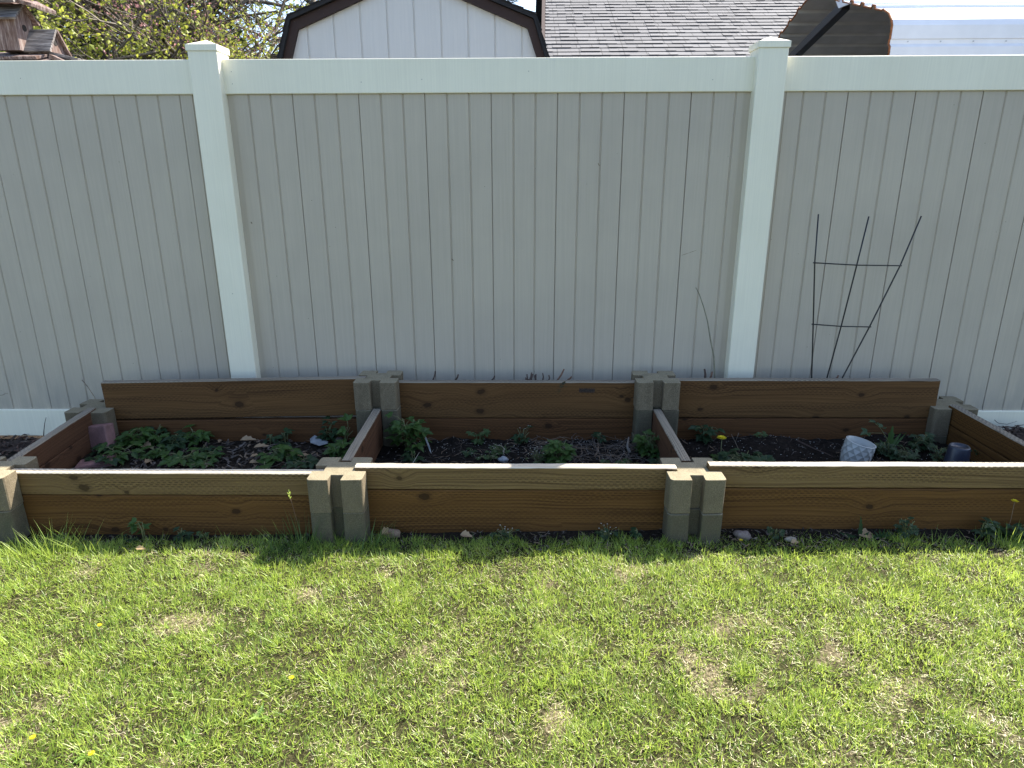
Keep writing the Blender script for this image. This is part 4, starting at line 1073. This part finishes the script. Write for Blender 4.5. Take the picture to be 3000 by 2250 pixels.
# insert breakpoints
xs2 = sorted(set([p[0] for p in pr]+[cx, cx-1.19, cx+1.19]))
import bisect
def yy_at(x):
    for (a, b) in zip(pr[:-1], pr[1:]):
        if a[0] <= x <= b[0]: return a[1]+(b[1]-a[1])*((x-a[0])/max(1e-9, b[0]-a[0]))
    return YS+.03
vs = [(x, yy_at(x), 0) for x in xs2]+[(x, yy_at(x), topz(x)) for x in xs2]; n = len(xs2)
mb.add(vs, [(i, i+1, n+i+1, n+i) for i in range(n-1)])
mb.box((cx-1.40, YS+.05, 0), (cx+1.40, YS+2.6, 1.95))
mb.build('wall', SID, shed)
def ring(name, A, B, y0, y1, mat):
    mb = MB()
    for i in range(4):
        q = [A[i], A[i+1], B[i+1], B[i]]
        prism_y(mb, q, y0, y1)
    return mb.build(name, mat, shed)
for i in range(4):
    mb = MB(); prism_y(mb, [inner[i], outer[i], outer[i+1], inner[i+1]], YS-.02+.002*(i % 2), YS+.028); mb.build('fascia_board', TRIM, shed)
edge0 = gam(1.465, 1.945, 1.194, 2.745, 3.202)
rt = gam(1.508, 1.93, 1.216, 2.778, 3.240)
mb = MB()
for i in range(4):
    prism_y(mb, [edge0[i], rt[i], rt[i+1], edge0[i+1]], YS-.06, YS+2.7)
    # shingle courses at the raw edge
    A, B = Vector((rt[i][0], 0, rt[i][1])), Vector((rt[i+1][0], 0, rt[i+1][1])); L = (B-A).length; nr = Vector((A.z-B.z, 0, B.x-A.x)).normalized()
    k = int(L/.13)
    for j in range(k):
        a = A.lerp(B, j/k); b = A.lerp(B, (j+1)/k)
        lo, hi = (a, b) if a.z < b.z else (b, a)
        prism_y(mb, [(lo.x, lo.z), (lo.x+nr.x*.014, lo.z+nr.z*.014), (hi.x+nr.x*.003, hi.z+nr.z*.003), (hi.x, hi.z)], YS-.07, YS+2.7)
mb.build('roof', ASPH, shed)

# neighbour's house: shingled roof slope facing us
house = empty('house', (0, 0, 0), label='house with a light grey shingled roof slope behind the fence', cat='house')
t = NT('grey_shingle'); co = t.coord('UV'); bk = t.n.new('ShaderNodeTexBrick'); t.l.new(co, bk.inputs['Vector'])
bk.offset = .37; bk.offset_frequency = 1; bk.squash = .7; bk.squash_frequency = 3
for k, v in dict(Scale=1.0, **{'Mortar Size': .004, 'Brick Width': .27, 'Row Height': .14, 'Bias': 0}).items(): bk.inputs[k].default_value = v
bk.inputs['Color1'].default_value = (.175, .173, .176, 1); bk.inputs['Color2'].default_value = (.225, .222, .226, 1); bk.inputs['Mortar'].default_value = (.045, .045, .045, 1)
gn = t.noise(t.coord('Object'), 260, 3, .7); c_ = t.mix(t.maprange(gn, .35, .65, 0, .5), bk.outputs['Color'], (.125, .125, .13))
SHG = t.fin(c_, .9, t.bump(gn, .4, .004), .1)
rx0, rx1, ey, ez, ry, rz_ = .27, 7.2, 8.45, 2.39, 13.2, 4.765
me_v = []; me_f = []; uv = []
sl_ = math.hypot(ry-ey, rz_-ez); rows = int(sl_/.14); rr = random.Random(2)
dv = Vector((0, ry-ey, rz_-ez)).normalized(); nv = Vector((0, -dv.z, dv.y))
for j in range(rows):
    a = Vector((0, ey, ez))+dv*(j*.14); b = a+dv*.14
    segs = 60
    for i in range(segs):
        xa = rx0+(rx1-rx0)*i/segs; xb = rx0+(rx1-rx0)*(i+1)/segs
        sk = (a.y-ey)*.033
        th = .009+rr.choice([0, 0, .004, .006]); k = len(me_v); x_l = xa+(sk if i == 0 else 0)
        pts = [Vector((x_l, a.y, a.z)), Vector((xb, a.y, a.z)), Vector((xb, a.y, a.z))+nv*th, Vector((x_l, a.y, a.z))+nv*th, Vector((xb, b.y, b.z))+nv*.001, Vector((x_l, b.y, b.z))+nv*.001]
        me_v += [tuple(p) for p in pts]; me_f += [(k, k+1, k+2, k+3), (k+3, k+2, k+4, k+5)]
        v0, v1 = j*.14, (j+1)*.14
        uv += [(xa, v0+.001)]*4+[(xa, v0+.002), (xb, v0+.002), (xb, v1-.0005), (xa, v1-.0005)]
me = bpy.data.meshes.new('roof'); me.from_pydata(me_v, [], me_f); me.materials.append(SHG); ul = me.uv_layers.new(name='UVMap')
ul.data.foreach_set('uv', [c for p in uv for c in p]); me.update()
ro = bpy.data.objects.new('roof', me); COL.objects.link(ro); ro.parent = house
mb = MB(); mb.add([(rx0-.05, ey-.02, ez-.15), (rx0-.005, ey-.02, ez-.15), (rx0-.005, ey-.02, ez+.01), (rx0-.05, ey-.02, ez+.01), (rx0+.10, ry, rz_-.15), (rx0+.15, ry, rz_-.15), (rx0+.15, ry, rz_+.01), (rx0+.10, ry, rz_+.01)], [(0, 1, 2, 3), (7, 6, 5, 4), (0, 4, 5, 1), (1, 5, 6, 2), (2, 6, 7, 3), (3, 7, 4, 0)])
mb.build('rake_board', TRIM, house)
mb = MB(); mb.box((rx0+.35, ey+.35, 0), (rx1-.1, 17.6, 2.3)); mb.add([(rx0+.4, ey+.4, 2.3), (rx0+.4, 17.6, 2.3), (rx0+.4, ry, rz_-.1)], [(0, 1, 2)]); mb.build('wall', SID, house)
mb = MB(); mb.add([(rx0, ry, rz_), (rx1, ry, rz_), (rx1, 17.95, ez), (rx0, 17.95, ez)], [(0, 1, 2, 3)]); mb.build('roof', ASPH, house)

# carport of ribbed metal with an open end
cp = empty('metal_carport', (0, 0, 0), label='white ribbed metal carport with dark underside at the upper right', cat='carport')
CPX = 2.50; XR = 8.5
path = [(5.10, 0.0), (5.10, 1.9), (5.10, 2.163), (5.092, 2.168), (5.092, 2.25), (5.11, 2.285), (5.16, 2.335), (5.25, 2.378), (5.27, 2.376), (6.0, 2.59), (6.47, 2.765), (6.70, 2.735), (7.29, 2.55), (7.62, 2.42), (7.72, 2.3), (7.74, 2.1), (7.74, .0)]
def resample(path, rib=.19, hgt=.020):
    out = []
    for i in range(len(path)-1):
        a = Vector((path[i][0], path[i][1])); b = Vector((path[i+1][0], path[i+1][1])); L = (b-a).length
        d = (b-a)/L; nr = Vector((-d.y, d.x))
        if L < .25: out.append((a.x, a.y)); continue
        k = max(1, round(L/rib)); s = L/k
        out.append((a.x, a.y))
        for j in range(k):
            o = j*s
            for (u, h_) in [(.55, 0), (.62, hgt), (.82, hgt), (.89, 0)]:
                p = a+d*(o+u*s)+nr*h_; out.append((p.x, p.y))
    out.append(path[-1]); return out
pf = resample(path)
MWH = m_plain('white_metal', (.78, .79, .83), .28, 0, .6, 6, .06)
MDK = m_plain('dark_metal', (.44, .46, .49), .6, 0, .3, 6, .12)
RUST = m_plain('rust_edge', (.30, .12, .05), .8, 0, .2, 60, .5)
def sheet(name, pf, off, mat, x0=CPX, x1=XR):
    mb = MB(); n = len(pf); pts = []
    for i, (y, z) in enumerate(pf):
        a = Vector(pf[max(0, i-1)]); b = Vector(pf[min(n-1, i+1)]); d = (b-a).normalized(); nr = Vector((-d.y, d.x))
        pts.append((y+nr.x*off, z+nr.y*off))
    mb.add([(x0, y, z) for y, z in pts]+[(x1, y, z) for y, z in pts], [(i, i+1, n+i+1, n+i) for i in range(n-1)])
    return mb.build(name, mat, cp)
sheet('roof_sheet', pf, .004, MWH); sheet('underside', pf, -.003, MDK, CPX+.004)
mb = MB(); n = len(pf)
A = [(CPX-.002, y, z) for y, z in pf]
mb.tube(A, .0075, 5); mb.build('cut_edge', RUST, cp)
mb = MB(); mb.tube([(CPX+.05, 5.16, 2.42), (CPX+.05, 6.9, 1.72)], .045, 8)
BEAM = mb
def bar(a, b, w, nm, mat):
    mb = MB(); a = Vector(a); b = Vector(b); d = (b-a).normalized(); u = d.cross(Vector((1, 0, 0))).normalized()*w; s = Vector((w, 0, 0))
    vs = [a-u-s, a+u-s, a+u+s, a-u+s, b-u-s, b+u-s, b+u+s, b-u+s]
    mb.add(vs, [(3, 2, 1, 0), (4, 5, 6, 7), (0, 1, 5, 4), (1, 2, 6, 5), (2, 3, 7, 6), (3, 0, 4, 7)]); mb.build(nm, mat, cp, bevel=.004)
BKP = m_plain('black_paint', (.010, .010, .011), .5)
bar((CPX+.045, 5.97, 2.555), (CPX+.045, 7.05, 2.315), .034, 'brace', BKP)
bar((CPX+.045, 7.68, 0), (CPX+.045, 7.68, 2.3), .03, 'frame_post', BKP)
bar((CPX+.15, 5.15, 0), (CPX+.15, 5.15, 2.25), .03, 'frame_post', BKP)
mb = MB(); mb.add([(CPX-.006, 5.76, 2.525), (CPX-.006, 5.98, 2.535), (CPX-.006, 6.05, 2.60), (CPX-.006, 6.0, 2.60), (CPX+.003, 5.76, 2.525), (CPX+.003, 5.98, 2.535), (CPX+.003, 6.05, 2.60), (CPX+.003, 6.0, 2.60)], [(0, 1, 2, 3), (7, 6, 5, 4), (0, 4, 5, 1), (1, 5, 6, 2), (2, 6, 7, 3), (3, 7, 4, 0)]); mb.build('bracket', MWH, cp)
for i in range(26):   # screw heads along the eave seam
    mb = MB(); mb.tube([(CPX+.12+i*.22, 5.094, 2.150), (CPX+.12+i*.22, 5.088, 2.150)], .004, 6); mb.build('screw', MDK, cp)

# bird house cluster
t = NT('weathered_barn_wood'); co = t.coord(); x_, y_, z_ = t.sep(co)
g1 = t.noise(t.comb(t.math('MULTIPLY', x_, 90), t.math('MULTIPLY', y_, 90), t.math('MULTIPLY', z_, 9)), 1, 4, .65)
g2 = t.noise(co, 22, 4)
c_ = t.ramp(g1, [(.3, (.055, .035, .03)), (.5, (.17, .125, .115)), (.7, (.36, .31, .29))]); c_ = t.mix(t.maprange(g2, .4, .7, 0, .5), c_, (.14, .085, .06))
BARN = t.fin(c_, .9, t.bump(g1, .8, .003), .1)
t = NT('weathered_shake'); co = t.coord(); g1 = t.noise(t.mapping(co, (9, 90, 90)), 1, 4, .65)
SHAKE = t.fin(t.ramp(g1, [(.3, (.05, .04, .04)), (.5, (.16, .145, .14)), (.7, (.36, .33, .31))]), .9, t.bump(g1, .8, .003), .1)
HOLE = m_plain('hole_dark', (.012, .009, .008), .9)
bh = empty('birdhouse', (-2.62, 3.95, 0), label='weathered wooden birdhouse cluster with round entrance holes at the upper left', cat='birdhouse')
BY = 3.95
def bpart(mb, nm, mat, par=bh, **k):
    mb.v = [(x+2.62, y-3.95, z) for x, y, z in mb.v]; return mb.build(nm, mat, par, **k)
mb = MB(); mb.box((-2.68, 3.95, 0), (-2.59, 4.04, 1.72)); bpart(mb, 'post', BARN)
mb = MB(); mb.box((-2.84, 3.86, 1.70), (-2.44, 4.16, 1.87)); bpart(mb, 'body', BARN)
def slab(mb, A, B, C, D, th):   # quad with thickness downward
    P4 = [Vector(p) for p in (A, B, C, D)]; nr = (P4[1]-P4[0]).cross(P4[3]-P4[0]).normalized()*th
    vs = P4+[p-nr for p in P4]
    mb.add(vs, [(0, 1, 2, 3), (7, 6, 5, 4), (0, 4, 5, 1), (1, 5, 6, 2), (2, 6, 7, 3), (3, 7, 4, 0)])
# big base roof: ridge runs left-right, layered shakes, front slope faces us
mb = MB(); slab(mb, (-2.95, 3.80, 1.868), (-2.475, 3.80, 1.868), (-2.475, 3.98, 1.925), (-2.95, 3.98, 1.925), .022); bpart(mb, 'roof_board', BARN, bevel=.002)
mb = MB(); slab(mb, (-2.95, 3.83, 1.900), (-2.53, 3.83, 1.900), (-2.50, 3.99, 1.945), (-2.95, 3.99, 1.945), .016); bpart(mb, 'roof_board', BARN, bevel=.002)
mb = MB(); slab(mb, (-2.50, 3.90, 1.934), (-2.37, 3.93, 1.905), (-2.37, 4.12, 1.905), (-2.50, 4.12, 1.934), .018); bpart(mb, 'roof_board', SHAKE, bevel=.002)
mb = MB(); slab(mb, (-2.475, 3.86, 1.915), (-2.40, 3.88, 1.878), (-2.40, 4.12, 1.878), (-2.475, 4.12, 1.915), .02); bpart(mb, 'roof_board', BARN, bevel=.002)
def tiny_house(x0, x1, y0, y1, z0, zw, zr, ov, nm):
    # gable faces +x; ridge along x
    ym = (y0+y1)/2
    mb = MB(); n0 = [(x1, y0, z0), (x1, y1, z0), (x1, y1, zw), (x1, ym, zr-.006), (x1, y0, zw)]
    mb.add(n0+[(x0, p[1], p[2]) for p in n0], [(0, 1, 2, 3, 4), (9, 8, 7, 6, 5), (0, 5, 6, 1), (0, 4, 9, 5), (1, 6, 7, 2)])
    w = bpart(mb, 'nest_box', BARN)
    hz_ = z0+(zr-z0)*.52
    mb = MB(); mb.tube([(x1-.004, ym-.004, hz_), (x1+.0015, ym-.004, hz_)], .0165, 16); bpart(mb, 'entrance_hole', HOLE, smooth=False)
    sl = (zr-zw)/(ym-y0)
    mb = MB(); slab(mb, (x0-.01, y0-ov, zw-sl*ov), (x1+ov, y0-ov, zw-sl*ov), (x1+ov, ym, zr), (x0-.01, ym, zr), -.012); bpart(mb, 'roof_board', SHAKE, bevel=.0015)
    mb = MB(); slab(mb, (x0-.01, ym, zr+.0005), (x1+ov, ym, zr+.0005), (x1+ov, y1+ov, zw-sl*ov), (x0-.01, y1+ov, zw-sl*ov), -.012); bpart(mb, 'roof_board', BARN, bevel=.0015)
tiny_house(-2.745, -2.625, 3.865, 4.00, 1.935, 2.095, 2.155, .022, 'tall')
tiny_house(-2.62, -2.505, 3.915, 4.045, 1.925, 1.955, 2.045, .020, 'small')
mb = MB(); slab(mb, (-2.95, 3.82, 2.165), (-2.585, 3.82, 2.165), (-2.585, 3.98, 2.23), (-2.95, 3.98, 2.23), .018); bpart(mb, 'roof_board', SHAKE, bevel=.002)
mb = MB(); slab(mb, (-2.60, 3.84, 2.172), (-2.52, 3.86, 2.155), (-2.52, 4.06, 2.155), (-2.60, 4.04, 2.20), .018); bpart(mb, 'roof_board', BARN, bevel=.002)
mb = MB(); mb.box((-2.92, 3.90, 2.18), (-2.70, 4.04, 2.34)); bpart(mb, 'nest_box', BARN)
mb = MB(); slab(mb, (-2.96, 3.86, 2.34), (-2.66, 3.86, 2.34), (-2.66, 3.97, 2.43), (-2.96, 3.97, 2.43), .012); bpart(mb, 'roof_board', SHAKE)
mb = MB(); slab(mb, (-2.96, 3.97, 2.431), (-2.66, 3.97, 2.431), (-2.66, 4.08, 2.34), (-2.96, 4.08, 2.34), .012); bpart(mb, 'roof_board', SHAKE)

# trees
BARK = m_speck('tree_bark', (.12, .10, .085), (.06, .05, .042), (.20, .175, .15), 60, .8, bdist=.01)
TWG = m_plain('pale_twigs', (.13, .11, .085), .8, nscale=10, var=.35)
NEWL = m_leaf('new_leaf', (.20, .25, .03), (.50, .52, .09), .45)
BUD = m_leaf('pink_bud', (.30, .10, .11), (.62, .34, .34), .4)
EVG = m_leaf('evergreen_needles', (.010, .024, .010), (.035, .065, .022), .08, .8, .1)
DKG = m_leaf('dark_hedge', (.012, .026, .010), (.05, .08, .022), .15, .8, .1)
def branches(x, y, z0, h, seed, spread, ntop, r0, lean=(0, 0), depth=4, droop=0.0, tmin=.12):
    rr = random.Random(seed); tm = MB(); wm = MB(); tips = []
    def grow(p, d, L, r, lev):
        n = 4; pts = [Vector(p)]; q = Vector(p); dd = Vector(d)
        for i in range(n):
            dd = (dd+Vector((rr.gauss(0, .16), rr.gauss(0, .16), rr.gauss(.02-droop*lev*.1, .12)))).normalized()
            q = q+dd*(L/n); pts.append(Vector(q))
            if lev >= depth-2: tips.append((Vector(q), Vector(dd)))
        rs_ = [r*(1-.45*i/n) for i in range(n+1)]
        (tm if lev < 2 else wm).tube(pts, rs_, 7 if lev < 2 else (4 if lev < 4 else 3), cap=False)
        if lev >= depth: return
        k = rr.randint(3, 5) if lev > 0 else ntop
        for i in range(k):
            t_ = rr.uniform(tmin if lev == 0 else .25, 1); j = min(n-1, int(t_*n)); b = pts[j].lerp(pts[j+1], t_*n-j)
            a = rr.uniform(0, 6.283); o = Vector((math.cos(a), math.sin(a), rr.uniform(-.25, .6)))
            nd = (dd*.45+o*spread).normalized()
            grow(b, nd, L*rr.uniform(.52, .75), r*rr.uniform(.35, .55), lev+1)
    grow((0, 0, z0), Vector((lean[0], lean[1], 1)).normalized(), h, r0, 0)
    return tm, wm, tips
def tree(x, y, h, seed, label, leafm, nl, ls, name, cat, spread=1.0, ntop=9, r0=.1, lean=(0, 0), bark=BARK, twig=TWG, depth=4, clump=3, jit=.06, lw=.5, group=None, tmin=.12):
    root = empty(name, (x, y, 0), label=label, cat=cat, group=group)
    tm, wm, tips = branches(x, y, -.1, h, seed, spread, ntop, r0, lean, depth, tmin=tmin)
    tm.build('trunk', bark, root, smooth=True); wm.build('branches', twig, root, smooth=True)
    rr = random.Random(seed+100); mb = MB(); rr.shuffle(tips); kk = 0
    for (p, d) in tips:
        if kk >= nl: break
        for c in range(clump):
            q = p+Vector((rr.gauss(0, jit), rr.gauss(0, jit), rr.gauss(0, jit))); kk += 1
            a = Vector((rr.gauss(0, 1), rr.gauss(0, 1), rr.gauss(0, 1))).normalized(); b = a.orthogonal().normalized(); s = ls*rr.uniform(.6, 1.3)
            mid = q+a*s*.5+a.cross(b)*s*.12
            mb.add([q, mid+b*s*lw, q+a*s, mid-b*s*lw, mid-a.cross(b)*s*.15], [(0, 1, 4), (1, 2, 4), (2, 3, 4), (3, 0, 4)], 0, rr.random())
    mb.build('crown', leafm, root)
    return root
tree(-4.15, 9.6, 4.2, 11, 'dark-trunked tree with pale twigs and fresh yellow-green leaves', NEWL, 6000, .05, 'leafing_tree', 'tree', .95, 12, .17, (-.02, 0), depth=4, clump=2, jit=.08, lw=.42, tmin=.25)
tree(-5.9, 9.0, 3.9, 12, 'spring tree with dense yellow-green leaves behind the birdhouse', NEWL, 9500, .055, 'leafing_tree', 'tree', 1.0, 12, .10, (.05, 0), depth=4, clump=3, jit=.08, lw=.42, tmin=.25)
tree(-4.9, 8.4, 3.3, 14, 'twiggy yellow-green tree in front of the dark hedge', NEWL, 9000, .05, 'leafing_tree', 'tree', 1.0, 13, .07, (.02, 0), depth=4, clump=3, jit=.07, lw=.42, tmin=.25)
tree(-3.45, 8.7, 2.35, 15, 'shrub with pink-red spring buds beside the shed', BUD, 5000, .028, 'budding_shrub', 'shrub', .7, 14, .05, (0, 0), bark=BARK, depth=4, clump=4, jit=.05, lw=.35, tmin=.2)
tree(-3.6, 7.9, 2.3, 17, 'low yellow-green shrub between the pink buds and the white post', NEWL, 6000, .035, 'budding_shrub', 'shrub', 1.05, 12, .04, (0, 0), depth=4, clump=3, jit=.05, lw=.4, tmin=.2)
tree(-3.9, 12.5, 5.5, 18, 'bare grey-branched tree far behind the shed corner', NEWL, 900, .05, 'leafing_tree', 'tree', .9, 10, .12, (.15, 0), depth=4, clump=1, jit=.08, tmin=.3)
def foliage_mass(name, cx, cy, base, top, rx, ry, n, s, mat, seed, label, cat, cone=False, trunk=True, group=None):
    rr = random.Random(seed); root = empty(name, (cx, cy, 0), label=label, cat=cat, group=group); mb = MB()
    if trunk: tb = MB(); tb.tube([(0, 0, -.1), (.03, 0, top*.5), (0, .02, top*.93)], [.14, .09, .02], 8); tb.build('trunk', BARK, root, smooth=True)
    for i in range(n):
        u = rr.random(); z = base+(top-base)*u**(1.25 if cone else 1)
        fz = (z-base)/(top-base)
        R_ = (1-fz)**.8 if cone else math.sqrt(max(.02, 1-(2*fz-1)**2*.85))
        a = rr.uniform(0, 6.283); lump = .82+.32*noise.noise(Vector((math.cos(a)*2, math.sin(a)*2, z*2.2+seed)))
        q = (rr.random()**.45)*R_*lump
        p = Vector((math.cos(a)*q*rx, math.sin(a)*q*ry, z+rr.gauss(0, .05)))
        d = Vector((math.cos(a), math.sin(a), rr.uniform(-.6, .5)) if cone else (rr.gauss(0, 1), rr.gauss(0, 1), rr.gauss(.3, 1))).normalized()
        b = d.cross(Vector((rr.gauss(0, .3), rr.gauss(0, .3), 1))).normalized(); ss = s*rr.uniform(.6, 1.4)
        if cone:
            for w in range(3):
                q2 = p+b*(w-1)*ss*.3
                mb.add([q2-b*ss*.07, q2+b*ss*.07, q2+d*ss+b*(w-1)*ss*.35], [(0, 1, 2)], 0, rr.random())
        else:
            mb.add([p, p+b*ss*.3+d*ss*.5, p+d*ss, p-b*ss*.3+d*ss*.5], [(0, 1, 2, 3)], 0, rr.random())
    mb.build('crown', mat, root); return root
foliage_mass('dark_evergreen', -6.6, 12.5, .2, 5.2, 2.6, 1.2, 16000, .16, DKG, 3, 'dense dark evergreen behind the yellow-green trees', 'tree')
foliage_mass('conifer', -.85, 15.5, .8, 11, 1.15, 1.0, 16000, .22, EVG, 5, 'dark conifer rising just left of the sky gap behind the shed', 'tree', True, group='conifers behind the shed')
foliage_mass('conifer', 1.20, 15.8, .8, 11, 1.15, 1.0, 16000, .22, EVG, 6, 'dark conifer between the sky gap and the shingled roof', 'tree', True, group='conifers behind the shed')

# small weeds and flowers standing in the lawn
def lawn_pt(px, py):
    d = cf+cr*((px-1500)/1975.53)-cu*((py-1125)/1975.53); t = (.055-H)/d.z
    return d.x*t, d.y*t
for i, (px, py, lb) in enumerate([(293, 1838, 'tiny yellow dandelion in the lawn left of centre'), (855, 1992, 'tiny yellow flower in the lower left lawn'), (98, 2168, 'yellow dandelion in the bottom left lawn corner, taller of the pair'), (2170, 1588, 'tiny yellow flower at the lawn edge below the right middle block'), (270, 2215, 'lone yellow flower at the bottom left edge of the lawn')]):
    x, y = lawn_pt(px, py); dandelion(x, y, .035, .028, lb, .007, False, seed=20+i)
for i, (px, py, r, lb) in enumerate([(760, 2080, .07, 'broad rosette of lobed leaves in the lower left lawn'), (560, 2150, .06, 'pale lobed weed in the lawn near the bottom left'), (250, 2190, .07, 'yellow-green leafy weed in the bottom left corner'), (1330, 2060, .04, 'small broadleaf weed at the lower centre of the lawn'), (2480, 2010, .05, 'flat weed rosette in the lower right lawn'), (1660, 1790, .04, 'small leafy weed in the middle of the lawn')]):
    x, y = lawn_pt(px, py); rr = random.Random(i+50); mb = MB(); root = empty('lawn_weed', (x, y, .03), label=lb, cat='plant', group='broadleaf weeds in the lawn')
    for k in range(12):
        a = rr.uniform(0, 6.28); leaf(mb, (0, 0, 0), (math.cos(a), math.sin(a), rr.uniform(.25, 1.)), (0, 0, 1), r*.6*rr.uniform(.5, 1), .006, 5, .2, .4, rr.random(), True)
    mb.build('leaves', LEAF_W, root)

# illegible ink stamp and moss smear on the middle back board
bd = [o for o in COL.objects if o.get('label', '').startswith('wide upper board with a dark stamp')][0]
INK = m_plain('faded_ink', (.040, .026, .018), .9, nscale=300, var=.6); MOSS = m_plain('moss_smear', (.045, .042, .020), .95, nscale=200, var=.6)
A_ = px_pt(1697, 1137, 2.978); B_ = px_pt(1742, 1151, 2.978); mb = MB(); rr = random.Random(6)
ox, oy, oz = bd.location
for i in range(13):
    x0 = A_.x+(B_.x-A_.x)*i/13; x1 = x0+(B_.x-A_.x)/13*.82; z1 = A_.z-rr.uniform(0, .004)*(i % 2); z0 = B_.z+rr.uniform(0, .003)
    mb.add([(x0-ox, -.0222, z0-oz), (x1-ox, -.0222, z0-oz), (x1-ox, -.0222, z1-oz), (x0-ox, -.0222, z1-oz)], [(0, 1, 2, 3)])
    mb.add([(x0-ox, -.0224, (z0+z1)/2-oz-.002), (x0-ox+.006, -.0224, (z0+z1)/2-oz-.002), (x0-ox+.006, -.0224, (z0+z1)/2-oz+.003), (x0-ox, -.0224, (z0+z1)/2-oz+.003)], [(0, 1, 2, 3)])
mb.build('ink_stamp', INK, bd)
mb = MB()
for i in range(60):
    t_ = rr.random(); q = px_pt(1655-22*t_+rr.gauss(0, 4), 1118+34*t_+rr.gauss(0, 2), 2.978); w = rr.uniform(.002, .007)*(1.2-t_)
    mb.add([(q.x-ox-w, -.0223-.0001*i/60, q.z-oz), (q.x-ox, -.0223-.0001*i/60, q.z-oz-w*.5), (q.x-ox+w, -.0223-.0001*i/60, q.z-oz), (q.x-ox, -.0223-.0001*i/60, q.z-oz+w*.5)], [(0, 1, 2, 3)])
mb.build('moss_smear', MOSS, bd)

# small scuffs on the fence boards
for (a, b, w) in [((1997, 748), (2018, 741), .0012), ((2018, 741), (2040, 733), .0010), ((735, 650), (739, 655), .004), ((1323, 758), (1329, 764), .0025), ((1752, 478), (1757, 486), .0022)]:
    A = px_pt(*a, YR0+.0098); B = px_pt(*b, YR0+.0098); d = (B-A).normalized(); n_ = Vector((-d.z, 0, d.x))*w; mb = MB()
    mb.add([A-n_*.4, (A+B)/2-n_, B-n_*.3, B+n_*.3, (A+B)/2+n_*.6, A+n_*.4], [(0, 1, 2, 3, 4, 5)]); fpart(mb, 'scuff_mark', m_plain('scuff_brown', (.17, .13, .09), .8, nscale=200, var=.5))
v = px_pt(2015, 1102, 3.09)
leafy(v.x, 3.09, .12, 'leafy sprig poking up behind the right back block stack', r=.045, h=.27, n=9, L=.026, seed=88, mat=LEAF_B)
